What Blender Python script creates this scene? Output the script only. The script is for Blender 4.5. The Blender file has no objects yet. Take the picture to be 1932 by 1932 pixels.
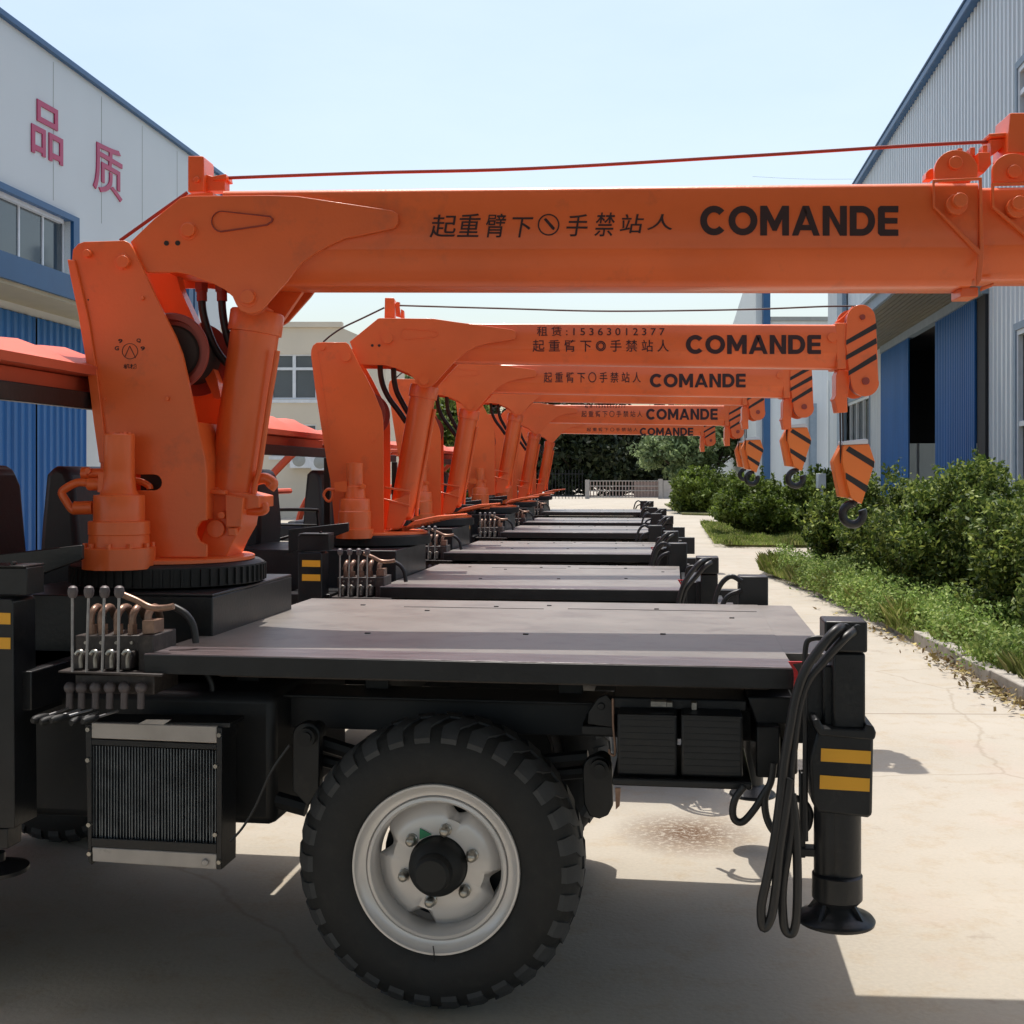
import bpy, bmesh, math, random
import numpy as np
from mathutils import Vector, Matrix
from mathutils.geometry import tessellate_polygon

sc = bpy.context.scene
COL = sc.collection
R = math.radians
# ------------------------------------------------------------------ camera, sky, sun
F_PX, CX, HY, CAMZ, S = 2300.0, 966.0, 895.0, 1.6, 1932.0
cam = bpy.data.objects.new("camera", bpy.data.cameras.new("camera"))
COL.objects.link(cam)
cam.location = (0, 0, CAMZ)
cam.rotation_euler = (R(90), 0, 0)
cam.data.sensor_width = 36
cam.data.lens = 36 * F_PX / S
cam.data.shift_y = -(966 - HY) / S
cam.data.clip_start = 0.05
cam.data.clip_end = 2000
sc.camera = cam
W = bpy.data.worlds.new("World"); sc.world = W; W.use_nodes = True
wn = W.node_tree.nodes; wl = W.node_tree.links
sky = wn.new('ShaderNodeTexSky'); sky.sky_type = 'NISHITA'; sky.sun_disc = False
sky.sun_elevation = R(71); sky.sun_rotation = R(4)
sky.air_density = 1.35; sky.dust_density = 3.0; sky.ozone_density = 1.0; sky.altitude = 0
stc = wn.new('ShaderNodeTexCoord'); smp = wn.new('ShaderNodeMapping'); smp.inputs['Scale'].default_value = (1, 1, 3.2)
snz = wn.new('ShaderNodeTexNoise'); snz.inputs['Scale'].default_value = 2.2; snz.inputs['Detail'].default_value = 7; snz.inputs['Roughness'].default_value = .55
smr = wn.new('ShaderNodeMapRange'); smr.inputs[1].default_value = .42; smr.inputs[2].default_value = .75; smr.inputs[3].default_value = 0; smr.inputs[4].default_value = .30
smx = wn.new('ShaderNodeMix'); smx.data_type = 'RGBA'; smx.inputs[7].default_value = (5.2, 5.9, 6.6, 1)
wl.new(stc.outputs['Generated'], smp.inputs[0]); wl.new(smp.outputs[0], snz.inputs[0]); wl.new(snz.outputs[0], smr.inputs[0]); wl.new(smr.outputs[0], smx.inputs[0]); wl.new(sky.outputs[0], smx.inputs[6])
wl.new(smx.outputs[2], wn['Background'].inputs[0]); wn['Background'].inputs[1].default_value = 0.15
sun = bpy.data.objects.new("sun", bpy.data.lights.new("sun", 'SUN')); COL.objects.link(sun)
sun.data.energy = 3.6; sun.data.angle = R(0.5); sun.data.color = (1, .95, .88)
sun.rotation_euler = Vector((.015, -.33, -1)).to_track_quat('-Z', 'Y').to_euler(); sun.location = (0, 10, 30)
sc.view_settings.view_transform = 'Standard'; sc.view_settings.look = 'None'
sc.view_settings.gamma = 1; sc.view_settings.exposure = 0.30

rnd = random.Random(7)
# ------------------------------------------------------------------ materials
def mat(name, col, rough=.5, metal=0, var=.08, scale=6, bump=0, bscale=40, coat=0, col2=None, c2lo=.55, c2hi=.75, rvar=.0, stretch=None, spec=.5):
    m = bpy.data.materials.new(name); m.use_nodes = True
    n, l = m.node_tree.nodes, m.node_tree.links
    b = n['Principled BSDF']
    b.inputs['Roughness'].default_value = rough; b.inputs['Metallic'].default_value = metal
    b.inputs['Coat Weight'].default_value = coat; b.inputs['Coat Roughness'].default_value = .12
    b.inputs['Specular IOR Level'].default_value = spec
    tc = n.new('ShaderNodeTexCoord'); mp = n.new('ShaderNodeMapping'); l.new(tc.outputs['Object'], mp.inputs[0])
    if stretch: mp.inputs['Scale'].default_value = stretch
    nz = n.new('ShaderNodeTexNoise'); nz.inputs['Scale'].default_value = scale; nz.inputs['Detail'].default_value = 6
    l.new(mp.outputs[0], nz.inputs[0])
    rp = n.new('ShaderNodeValToRGB'); l.new(nz.outputs[0], rp.inputs[0])
    a = [max(0, c * (1 - var)) for c in col]; z = [min(1, c * (1 + var)) for c in col]
    rp.color_ramp.elements[0].color = (*a, 1); rp.color_ramp.elements[1].color = (*z, 1)
    rp.color_ramp.elements[0].position = .3; rp.color_ramp.elements[1].position = .7
    out = rp.outputs[0]
    if col2:
        n2 = n.new('ShaderNodeTexNoise'); n2.inputs['Scale'].default_value = scale * 2.3; n2.inputs['Detail'].default_value = 8
        n2.inputs['Roughness'].default_value = .65
        l.new(mp.outputs[0], n2.inputs[0])
        mr = n.new('ShaderNodeMapRange'); l.new(n2.outputs[0], mr.inputs[0]); mr.inputs[1].default_value = c2lo; mr.inputs[2].default_value = c2hi
        mx = n.new('ShaderNodeMix'); mx.data_type = 'RGBA'; l.new(mr.outputs[0], mx.inputs[0]); l.new(out, mx.inputs[6]); mx.inputs[7].default_value = (*col2, 1)
        out = mx.outputs[2]
    l.new(out, b.inputs['Base Color'])
    if rvar:
        mr = n.new('ShaderNodeMapRange'); l.new(nz.outputs[0], mr.inputs[0]); mr.inputs[3].default_value = max(0, rough - rvar); mr.inputs[4].default_value = min(1, rough + rvar)
        l.new(mr.outputs[0], b.inputs['Roughness'])
    if bump:
        n3 = n.new('ShaderNodeTexNoise'); n3.inputs['Scale'].default_value = bscale; n3.inputs['Detail'].default_value = 4
        l.new(mp.outputs[0], n3.inputs[0])
        bp = n.new('ShaderNodeBump'); bp.inputs['Strength'].default_value = bump; bp.inputs['Distance'].default_value = .01
        l.new(n3.outputs[0], bp.inputs['Height']); l.new(bp.outputs[0], b.inputs['Normal'])
    return m

def leafmat(name, c1, c2, c3, trans=.35):
    m = bpy.data.materials.new(name); m.use_nodes = True
    n, l = m.node_tree.nodes, m.node_tree.links
    b = n['Principled BSDF']; b.inputs['Roughness'].default_value = .55
    b.inputs['Specular IOR Level'].default_value = .3
    g = n.new('ShaderNodeNewGeometry'); rp = n.new('ShaderNodeValToRGB'); l.new(g.outputs['Random Per Island'], rp.inputs[0])
    e = rp.color_ramp.elements; e[0].color = (*c1, 1); e[1].color = (*c3, 1); x = e.new(.5); x.color = (*c2, 1)
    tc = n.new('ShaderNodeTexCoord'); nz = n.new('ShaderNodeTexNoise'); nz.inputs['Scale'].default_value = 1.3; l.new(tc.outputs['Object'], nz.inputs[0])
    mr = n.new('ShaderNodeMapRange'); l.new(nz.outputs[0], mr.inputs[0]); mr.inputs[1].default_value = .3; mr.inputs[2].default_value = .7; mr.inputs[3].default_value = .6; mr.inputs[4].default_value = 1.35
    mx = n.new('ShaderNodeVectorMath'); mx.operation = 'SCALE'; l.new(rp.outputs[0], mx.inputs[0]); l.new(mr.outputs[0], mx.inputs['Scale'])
    l.new(mx.outputs[0], b.inputs['Base Color'])
    tr = n.new('ShaderNodeBsdfTranslucent'); l.new(mx.outputs[0], tr.inputs[0])
    ms = n.new('ShaderNodeMixShader'); ms.inputs[0].default_value = trans
    l.new(b.outputs[0], ms.inputs[1]); l.new(tr.outputs[0], ms.inputs[2]); l.new(ms.outputs[0], n['Material Output'].inputs[0])
    return m

M = {}
ORANGE = (.84, .148, .030)
M['orange'] = mat('orange_paint', ORANGE, .40, var=.10, scale=2.2, bump=.07, bscale=90, coat=.2, rvar=.12, col2=(.58, .12, .04), c2lo=.58, c2hi=.80)
M['orange_hook'] = mat('hook_orange_paint', (.85, .20, .03), .4, var=.05, scale=4, coat=.2)
M['cabred'] = mat('red_fibreglass', (.66, .115, .055), .5, var=.1, scale=3, spec=.3)
M['black'] = mat('black_paint', (.010, .011, .013), .38, var=.3, scale=8, bump=.08, bscale=60, rvar=.08, col2=(.03, .028, .026), c2lo=.58, c2hi=.8)
M['black_matt'] = mat('matt_black', (.007, .008, .009), .6, var=.3, scale=8, bump=.1)
M['chassis'] = mat('chassis_paint', (.012, .013, .015), .5, var=.3, scale=5, col2=(.03, .027, .023), c2lo=.55, c2hi=.8)
M['grimy'] = mat('grimy_steel', (.045, .036, .034), .5, var=.35, scale=25, bump=.2, col2=(.10, .085, .075), c2lo=.5, c2hi=.8)
M['deck'] = mat('dusty_deck_paint', (.205, .185, .165), .42, var=.12, scale=3.5, bump=.09, bscale=7, col2=(.125, .11, .10), c2lo=.5, c2hi=.78, stretch=(1, 1.3, 1), rvar=.08)
M['deck_edge'] = mat('worn_deck_edge', (.115, .092, .095), .33, var=.45, scale=7, bump=.12, bscale=50, stretch=(1, 14, 1), rvar=.1, col2=(.06, .045, .05), c2lo=.52, c2hi=.72)
M['alu'] = mat('dull_aluminium', (.42, .39, .37), .5, metal=.35, var=.12, scale=9, bump=.05, col2=(.2, .19, .18), c2lo=.6, c2hi=.8)
M['fin'] = mat('radiator_fins', (.16, .18, .20), .35, metal=.6, var=.3, scale=20)
M['silver'] = mat('silver_wheel_paint', (.66, .635, .62), .30, metal=.2, var=.06, scale=5, bump=.04, coat=.2)
M['nut'] = mat('zinc_nut', (.42, .40, .36), .32, metal=.8, var=.25, scale=60)
M['rubber'] = mat('tyre_rubber', (.014, .0145, .015), .72, var=.2, scale=10, bump=.15, bscale=50, col2=(.024, .023, .022), c2lo=.5, c2hi=.8)
M['tread'] = mat('tread_rubber', (.045, .047, .05), .7, var=.2, scale=14, bump=.15)
M['hose'] = mat('hose_rubber', (.017, .017, .019), .42, var=.2, scale=12)
M['yellow'] = mat('yellow_reflective', (.85, .42, .03), .5, var=.05)
M['stripeblack'] = mat('stripe_black', (.018, .014, .015), .5)
M['ink'] = mat('dark_lettering', (.030, .008, .010), .55)
M['red'] = mat('red_marker', (.62, .04, .045), .4)
M['green'] = mat('green_sticker', (.01, .22, .10), .4)
M['copper'] = mat('bronze_pipe', (.30, .19, .14), .38, metal=.5, var=.3, scale=30)
M['knob'] = mat('grey_knob', (.10, .085, .09), .5, var=.2)
M['chrome'] = mat('steel_rod', (.33, .33, .34), .3, metal=.8, var=.2, scale=30)
M['drum'] = mat('winch_red', (.30, .045, .03), .45)
M['seat'] = mat('seat_vinyl', (.018, .02, .023), .5, bump=.1)
M['rope'] = mat('wire_rope', (.20, .05, .035), .6)
M['ropedark'] = mat('dark_wire_rope', (.035, .022, .02), .6)
M['wall'] = mat('pale_grey_cladding', (.56, .60, .61), .5, var=.03, scale=.5)
M['corr'] = mat('corrugated_white_steel', (.58, .62, .64), .42, var=.05, scale=1.5, col2=(.40, .43, .45), c2lo=.6, c2hi=.85, stretch=(3, 3, .3))
M['blue'] = mat('blue_trim', (.013, .080, .20), .4, var=.08, scale=2)
M['bluedoor'] = mat('blue_door_steel', (.010, .115, .34), .45, var=.1, scale=2, stretch=(4, 4, .3))
M['glass'] = mat('window_glass', (.045, .06, .07), .06, var=.2, scale=.6, spec=.8)
M['frame'] = mat('white_window_frame', (.62, .64, .66), .4)
M['soffit'] = mat('beige_soffit', (.40, .37, .27), .6, var=.08, scale=2)
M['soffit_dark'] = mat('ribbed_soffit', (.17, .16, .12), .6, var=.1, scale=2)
M['cream'] = mat('cream_render', (.60, .53, .42), .7, var=.05, scale=.6, bump=.05)
M['grey'] = mat('grey_roof', (.30, .31, .29), .6)
M['plinth'] = mat('blue_grey_plinth', (.20, .26, .32), .6)
M['sign'] = mat('red_sign_letters', (.40, .012, .085), .4)
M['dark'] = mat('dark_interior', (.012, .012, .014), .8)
M['trunk'] = mat('bark', (.09, .065, .045), .85, var=.3, scale=12, bump=.3)
M['kerb'] = mat('kerb_concrete', (.36, .33, .28), .85, var=.15, scale=8, bump=.2)
M['gate'] = mat('faded_gate_steel', (.30, .22, .19), .6, var=.15, scale=3)
M['gatewhite'] = mat('white_gate_post', (.36, .33, .30), .6)
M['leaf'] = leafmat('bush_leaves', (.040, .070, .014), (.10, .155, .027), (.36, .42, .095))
M['leafy'] = leafmat('yellow_green_leaves', (.06, .09, .012), (.10, .15, .02), (.2, .26, .05))
M['leafd'] = leafmat('shaded_tree_leaves', (.012, .018, .008), (.022, .032, .012), (.05, .06, .022), .12)  # shade of the far trees is put into the leaf colour
M['leafp'] = leafmat('pale_tree_leaves', (.10, .14, .06), (.20, .27, .11), (.38, .46, .24))
M['grass'] = leafmat('grass_blades', (.16, .22, .04), (.26, .34, .07), (.46, .44, .19))
M['weed'] = leafmat('weed_leaves', (.11, .18, .035), (.22, .33, .07), (.46, .54, .18))
M['litter'] = leafmat('dry_leaves', (.16, .10, .05), (.26, .19, .08), (.45, .36, .12), .1)

def ground_mat():
    m = bpy.data.materials.new('yard_concrete'); m.use_nodes = True
    n, l = m.node_tree.nodes, m.node_tree.links; b = n['Principled BSDF']
    b.inputs['Roughness'].default_value = .85; b.inputs['Specular IOR Level'].default_value = .25
    tc = n.new('ShaderNodeTexCoord')
    def noise(s, d=6, r=.55):
        x = n.new('ShaderNodeTexNoise'); x.inputs['Scale'].default_value = s; x.inputs['Detail'].default_value = d; x.inputs['Roughness'].default_value = r
        l.new(tc.outputs['Object'], x.inputs[0]); return x
    def mix(f, a, c, mode='MIX'):
        x = n.new('ShaderNodeMix'); x.data_type = 'RGBA'; x.blend_type = mode
        if isinstance(f, float): x.inputs[0].default_value = f
        else: l.new(f, x.inputs[0])
        for i, v in ((6, a), (7, c)):
            if isinstance(v, tuple): x.inputs[i].default_value = (*v, 1)
            else: l.new(v, x.inputs[i])
        return x.outputs[2]
    def mr(s, lo, hi, a=0., z=1.):
        x = n.new('ShaderNodeMapRange'); l.new(s, x.inputs[0]); x.inputs[1].default_value = lo; x.inputs[2].default_value = hi; x.inputs[3].default_value = a; x.inputs[4].default_value = z; return x.outputs[0]
    c = mix(mr(noise(.7).outputs[0], .35, .65), (.37, .335, .275), (.44, .40, .335))
    c = mix(mr(noise(5, 8, .7).outputs[0], .5, .75), c, (.37, .30, .21))
    c = mix(mr(noise(60, 3).outputs[0], .35, .7, 0, .35), c, (.50, .44, .35))
    c = mix(mr(noise(.33, 4, .6).outputs[0], .55, .72, 0, .5), c, (.33, .28, .225))
    c = mix(mr(noise(1.7, 9, .75).outputs[0], .60, .70, 0, .55), c, (.25, .20, .15))
    c = mix(mr(noise(.9, 3, .5).outputs[1], .60, .72, 0, .35), c, (.47, .33, .27))
    # mud stain on the slab
    vm = n.new('ShaderNodeVectorMath'); vm.operation = 'SUBTRACT'; l.new(tc.outputs['Object'], vm.inputs[0]); vm.inputs[1].default_value = (.79, 5.43, 0)
    vs = n.new('ShaderNodeVectorMath'); vs.operation = 'MULTIPLY'; l.new(vm.outputs[0], vs.inputs[0]); vs.inputs[1].default_value = (2.8, 2.6, 0)
    vl = n.new('ShaderNodeVectorMath'); vl.operation = 'LENGTH'; l.new(vs.outputs[0], vl.inputs[0])
    near = mr(vl.outputs['Value'], 1.0, .15)
    st = noise(38, 8, .8); mm = n.new('ShaderNodeMath'); mm.operation = 'MULTIPLY'; l.new(near, mm.inputs[0]); l.new(mr(st.outputs[0], .41, .50), mm.inputs[1])
    c = mix(mm.outputs[0], c, (.12, .07, .04))
    # expansion joints across the yard
    br = n.new('ShaderNodeTexBrick'); br.inputs['Scale'].default_value = 1; br.offset = 0; br.inputs['Mortar Size'].default_value = .012; br.inputs['Mortar Smooth'].default_value = .3
    br.inputs['Brick Width'].default_value = 24; br.inputs['Row Height'].default_value = 5
    mp = n.new('ShaderNodeMapping'); l.new(tc.outputs['Object'], mp.inputs[0]); mp.inputs['Rotation'].default_value = (0, 0, R(1.2)); mp.inputs['Location'].default_value = (13, -3.2, 0)
    l.new(mp.outputs[0], br.inputs[0])
    mf = n.new('ShaderNodeMath'); mf.operation = 'MULTIPLY'; l.new(br.outputs['Fac'], mf.inputs[0]); mf.inputs[1].default_value = .75
    c = mix(mf.outputs[0], c, (.17, .13, .09))
    # hairline cracks
    vo = n.new('ShaderNodeTexVoronoi'); vo.feature = 'DISTANCE_TO_EDGE'; vo.inputs['Scale'].default_value = .35
    wz = n.new('ShaderNodeMix'); wz.data_type = 'VECTOR'; wz.inputs[0].default_value = .25; l.new(tc.outputs['Object'], wz.inputs[4]); l.new(noise(1.5).outputs[1], wz.inputs[5]); l.new(wz.outputs[1], vo.inputs[0])
    c = mix(mr(vo.outputs[0], .004, .0, 0, .35), c, (.22, .17, .11))
    l.new(c, b.inputs['Base Color'])
    bp = n.new('ShaderNodeBump'); bp.inputs['Strength'].default_value = .25; bp.inputs['Distance'].default_value = .01; l.new(noise(50, 6).outputs[0], bp.inputs['Height']); l.new(bp.outputs[0], b.inputs['Normal'])
    return m
M['ground'] = ground_mat()
M['soil'] = mat('planter_soil', (.16, .14, .06), .95, var=.3, scale=4, bump=.3, col2=(.12, .15, .04), c2lo=.45, c2hi=.6)

# ------------------------------------------------------------------ frames and zoom readings
def q(ox, oy, s):
    return lambda *p: [((ox + x / s) * .88705, (oy + y / s) * .88705) for x, y in p]
A = q(0, 1150, 2.76); B = q(0, 450, 2.4146); WZ = q(600, 1450, 2.76); J = q(1200, 1250, 2.4146)
Cq = q(580, 600, 3.22); E = q(1080, 620, 3.22); Fq = q(1578, 550, 3.22); G = q(1578, 150, 3.22); H = q(0, 0, 2.76)
N_ = q(560, 1040, 3.864)
def D(*p): return list(p)

class Fr:
    def __init__(s, ox, oy, yaw):
        s.ox, s.oy, s.yaw = ox, oy, yaw; s.c, s.s = math.cos(R(yaw)), math.sin(R(yaw))
    def w(s, u, v, z): return Vector((s.ox + u * s.c + v * s.s, s.oy - u * s.s + v * s.c, z))
    def px(s, p, v):
        a = (p[0] - CX) / F_PX; b = (HY - p[1]) / F_PX
        t = (v + s.ox * s.s + s.oy * s.c) / (a * s.s + s.c)
        dx, dy = a * t - s.ox, t - s.oy
        return (dx * s.c - dy * s.s, CAMZ + b * t)
    def P(s, p, v):
        u, z = s.px(p, v); return s.w(u, v, z)

class MB:
    def __init__(s): s.v = []; s.f = []
    def add(s, vs, fs):
        o = len(s.v); s.v += [Vector(x) for x in vs]; s.f += [tuple(i + o for i in f) for f in fs]; return s
    def prism(s, fr, loops, v0, v1):   # loops: list of [(u,z)..], first outer, others holes
        tris = tessellate_polygon([[Vector((u, z, 0)) for u, z in L] for L in loops])
        flat = [p for L in loops for p in L]; n = len(flat)
        vs = [fr.w(u, v0, z) for u, z in flat] + [fr.w(u, v1, z) for u, z in flat]
        fs = []
        if len(loops) == 1:
            fs += [tuple(range(n)), tuple(range(2 * n - 1, n - 1, -1))]
        else:
            fs += [tuple(t) for t in tris] + [(t[2] + n, t[1] + n, t[0] + n) for t in tris]
        o = 0
        for L in loops:
            k = len(L)
            for i in range(k):
                a, b = o + i, o + (i + 1) % k
                fs.append((a, b, b + n, a + n))
            o += k
        return s.add(vs, fs)
    def pp(s, fr, pts, v0, v1, holes=()):
        return s.prism(fr, [[fr.px(p, v0) for p in L] for L in [pts] + list(holes)], v0, v1)
    def box(s, fr, u0, u1, v0, v1, z0, z1):
        return s.prism(fr, [[(u0, z0), (u1, z0), (u1, z1), (u0, z1)]], v0, v1)
    def pbox(s, fr, a, b, v0, v1):
        (u0, z0), (u1, z1) = fr.px(a, v0), fr.px(b, v0)
        return s.box(fr, min(u0, u1), max(u0, u1), v0, v1, min(z0, z1), max(z0, z1))
    def cyl(s, p0, p1, r0, r1=None, n=24, caps=True):
        r1 = r0 if r1 is None else r1
        p0, p1 = Vector(p0), Vector(p1); d = (p1 - p0).normalized()
        a = d.orthogonal().normalized(); b = d.cross(a)
        vs = []
        for p, r in ((p0, r0), (p1, r1)):
            for i in range(n):
                t = 2 * math.pi * i / n; vs.append(p + (a * math.cos(t) + b * math.sin(t)) * r)
        fs = [(i, (i + 1) % n, n + (i + 1) % n, n + i) for i in range(n)]
        if caps: fs += [tuple(range(n - 1, -1, -1)), tuple(range(n, 2 * n))]
        return s.add(vs, fs)
    def lathe(s, o, ax, prof, n=32, closed=False):   # prof [(r,h)]
        o = Vector(o); d = Vector(ax).normalized(); a = d.orthogonal().normalized(); b = d.cross(a)
        k = len(prof); vs = []
        for r, h in prof:
            for i in range(n):
                t = 2 * math.pi * i / n; vs.append(o + d * h + (a * math.cos(t) + b * math.sin(t)) * max(r, 1e-5))
        fs = []
        for j in range(k if closed else k - 1):
            j2 = (j + 1) % k
            for i in range(n):
                fs.append((j * n + i, j * n + (i + 1) % n, j2 * n + (i + 1) % n, j2 * n + i))
        if not closed:
            fs += [tuple(range(n - 1, -1, -1)), tuple(range((k - 1) * n, k * n))]
        return s.add(vs, fs)
    def tube(s, pts, r, n=10, sm=6):
        pts = [Vector(p) for p in pts]
        if sm and len(pts) > 2:
            q_ = [pts[0]] + pts + [pts[-1]]; out = []
            for i in range(1, len(q_) - 2):
                for k in range(sm):
                    t = k / sm
                    out.append(.5 * ((2 * q_[i]) + (-q_[i - 1] + q_[i + 1]) * t + (2 * q_[i - 1] - 5 * q_[i] + 4 * q_[i + 1] - q_[i + 2]) * t * t + (-q_[i - 1] + 3 * q_[i] - 3 * q_[i + 1] + q_[i + 2]) * t ** 3))
            pts = out + [pts[-1]]
        vs = []; up = None
        for i, p in enumerate(pts):
            d = (pts[min(i + 1, len(pts) - 1)] - pts[max(i - 1, 0)]).normalized()
            if up is None: up = d.orthogonal().normalized()
            up = (up - d * up.dot(d)).normalized(); b = d.cross(up)
            for j in range(n):
                t = 2 * math.pi * j / n; vs.append(p + (up * math.cos(t) + b * math.sin(t)) * r)
        k = len(pts)
        fs = [(i * n + j, i * n + (j + 1) % n, (i + 1) * n + (j + 1) % n, (i + 1) * n + j) for i in range(k - 1) for j in range(n)]
        fs += [tuple(range(n - 1, -1, -1)), tuple(range((k - 1) * n, k * n))]
        return s.add(vs, fs)
    def pin(s, fr, p, rpx, v0, v1, n=24):     # round pin along the frame's v axis, radius in picture units
        u, z = fr.px(p, v0); u2, _ = fr.px((p[0] + rpx, p[1]), v0); r = abs(u2 - u)
        return s.cyl(fr.w(u, v0, z), fr.w(u, v1, z), r, n=n)
    def ball(s, c, r, sq=1.0):
        c = Vector(c); prof = [(r * math.sin(math.pi * i / 10), -r * sq * math.cos(math.pi * i / 10)) for i in range(11)]
        return s.lathe(c, (0, 0, 1), prof, 16)
    def build(s, name, m, parent=None, bevel=0, **tags):
        me = bpy.data.meshes.new(name)
        inv = root_inv(parent)
        me.from_pydata([tuple(inv @ p) for p in s.v], [], s.f)
        bm = bmesh.new(); bm.from_mesh(me); bmesh.ops.recalc_face_normals(bm, faces=bm.faces); bm.to_mesh(me); bm.free()
        me.materials.append(M[m]); me.shade_smooth(); me.set_sharp_from_angle(angle=R(38))
        o = bpy.data.objects.new(name, me); COL.objects.link(o)
        if parent is not None: o.parent = parent
        if bevel:
            bv = o.modifiers.new('bevel', 'BEVEL'); bv.width = bevel; bv.segments = 2; bv.limit_method = 'ANGLE'; bv.angle_limit = R(40)
            bv.harden_normals = False
        for k, v in tags.items(): o[k] = v
        return o
INV = {}
def root_inv(o):
    if o is None: return Matrix()
    while o.parent is not None: o = o.parent
    return INV.get(o.name, Matrix())
def thing(name, fr, label, cat, group=None, z=0):
    o = bpy.data.objects.new(name, None); COL.objects.link(o)
    o.location = (fr.ox, fr.oy, z); o.rotation_euler = (0, 0, -R(fr.yaw)); o.empty_display_size = .2
    o['label'] = label; o['category'] = cat
    if group: o['group'] = group
    INV[o.name] = (Matrix.Translation(o.location) @ Matrix.Rotation(-R(fr.yaw), 4, 'Z')).inverted()
    return o
_tx = {}
def text2d(s, bold=.02):
    if (s, bold) in _tx: return _tx[(s, bold)]
    c = bpy.data.curves.new("lettering", 'FONT'); c.body = s; c.offset = bold; c.resolution_u = 6
    o = bpy.data.objects.new("lettering", c); COL.objects.link(o); bpy.context.view_layer.update()
    me = bpy.data.meshes.new_from_object(o.evaluated_get(bpy.context.evaluated_depsgraph_get()))
    vs = [(v.co.x, v.co.y) for v in me.vertices]; fs = [tuple(p.vertices) for p in me.polygons]
    bpy.data.objects.remove(o); bpy.data.curves.remove(c); bpy.data.meshes.remove(me)
    x0, x1 = min(v[0] for v in vs), max(v[0] for v in vs); y0, y1 = min(v[1] for v in vs), max(v[1] for v in vs)
    r = ([((x - x0) / (x1 - x0), (y - y0) / (y1 - y0)) for x, y in vs], fs); _tx[(s, bold)] = r; return r
def lettering(mb, fr, s, tl, tr, bl, v, bold=.02, skew=0):
    vs, fs = text2d(s, bold)
    (u0, z0), (u1, z1), (u2, z2) = fr.px(tl, v), fr.px(tr, v), fr.px(bl, v)
    mb.add([fr.w(u2 + (u1 - u0) * x + skew * y, v, z2 + (z1 - z0) * x + (z0 - z2) * y) for x, y in vs], fs)
    return mb
def bold_caps(mb, fr, s, tl, tr, bl, v):
    """heavy geometric capitals drawn stroke by stroke, each glyph a set of convex pieces"""
    w = .245
    def ring(a0, a1, cx=.5, rx=.5, ry=.5, n=22, wx=None):
        wx = wx or w; P = []
        for i in range(n):
            q4 = []
            for a, k in ((a0 + (a1 - a0) * i / n, 0), (a0 + (a1 - a0) * (i + 1) / n, 0), (a0 + (a1 - a0) * (i + 1) / n, 1), (a0 + (a1 - a0) * i / n, 1)):
                q4.append((cx + (rx - wx * k) * math.cos(R(a)), .5 + (ry - w * .92 * k) * math.sin(R(a))))
            P.append(q4)
        return P
    G_ = {
        'C': (.92, ring(42, 318, .5, .5)), 'O': (1.04, ring(0, 360, .52, .52)),
        'M': (1.03, [[(0, 0), (w, 0), (w, 1), (0, 1)], [(1.03 - w, 0), (1.03, 0), (1.03, 1), (1.03 - w, 1)], [(w, 1), (w, .55), (.44, .16), (.515, .16), (.515, .50)], [(1.03 - w, 1), (.515, .50), (.515, .16), (.59, .16), (1.03 - w, .55)]]),
        'A': (1.0, [[(0, 0), (.23, 0), (.56, .80), (.385, 1)], [(.385, 1), (.50, .66), (.56, .80), (.615, 1)], [(.77, 0), (1, 0), (.615, 1), (.50, .66)], [(.29, .18), (.71, .18), (.64, .36), (.36, .36)]]),
        'N': (.86, [[(0, 0), (w, 0), (w, 1), (0, 1)], [(.86 - w, 0), (.86, 0), (.86, 1), (.86 - w, 1)], [(w, 1), (w, .64), (.86 - w, 0), (.86 - w, .36)]]),
        'D': (.90, [[(0, 0), (w, 0), (w, 1), (0, 1)], [(w, 0), (.42, 0), (.42, w * .92), (w, w * .92)], [(w, 1 - w * .92), (.42, 1 - w * .92), (.42, 1), (w, 1)]] + ring(-90, 90, .42, .48)),
        'E': (.72, [[(0, .08), (.08, 0), (w, 0), (w, 1), (.08, 1), (0, .92)], [(w, 0), (.72, 0), (.72, w * .88), (w, w * .88)], [(w, .41), (.69, .41), (.69, .60), (w, .60)], [(w, 1 - w * .88), (.72, 1 - w * .88), (.72, 1), (w, 1)]])}
    gap = .10; tot = sum(G_[c][0] for c in s) + gap * (len(s) - 1)
    (u0, z0), (u1, z1), (u2, z2) = fr.px(tl, v), fr.px(tr, v), fr.px(bl, v); x = 0
    for c in s:
        for poly in G_[c][1]:
            mb.add([fr.w(u2 + (u1 - u0) * (x + a) / tot, v, z2 + (z1 - z0) * (x + a) / tot + (z0 - z2) * b_) for a, b_ in poly], [tuple(range(len(poly)))])
        x += G_[c][0] + gap
    return mb
def arc(cx, cy, r, a0, a1, n=10, ry=None):
    ry = ry or r
    return [(cx + r * math.cos(R(a0 + (a1 - a0) * i / n)), cy - ry * math.sin(R(a0 + (a1 - a0) * i / n))) for i in range(n + 1)]
def copy_tree(o, parent=None, skip=()):
    c = o.copy(); COL.objects.link(c); c.parent = parent
    for ch in [x for x in ALL if x.parent == o]:
        if not any(ch.name.startswith(k) for k in skip): copy_tree(ch, c, skip)
    return c

# ------------------------------------------------------------------ ground
def struct(o): o['kind'] = 'structure'; return o
FW = Fr(0, 0, 0)
g = MB()
xs = [-400, -60, -10, -3, 3, 10, 60, 400]; ys = [-120, -20, 2, 8, 20, 60, 200, 900]
vs = [(x, y, 0) for y in ys for x in xs]; nx = len(xs)
g.add(vs, [(j * nx + i, j * nx + i + 1, (j + 1) * nx + i + 1, (j + 1) * nx + i) for j in range(len(ys) - 1) for i in range(nx - 1)])
struct(g.build('ground', 'ground'))

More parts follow.
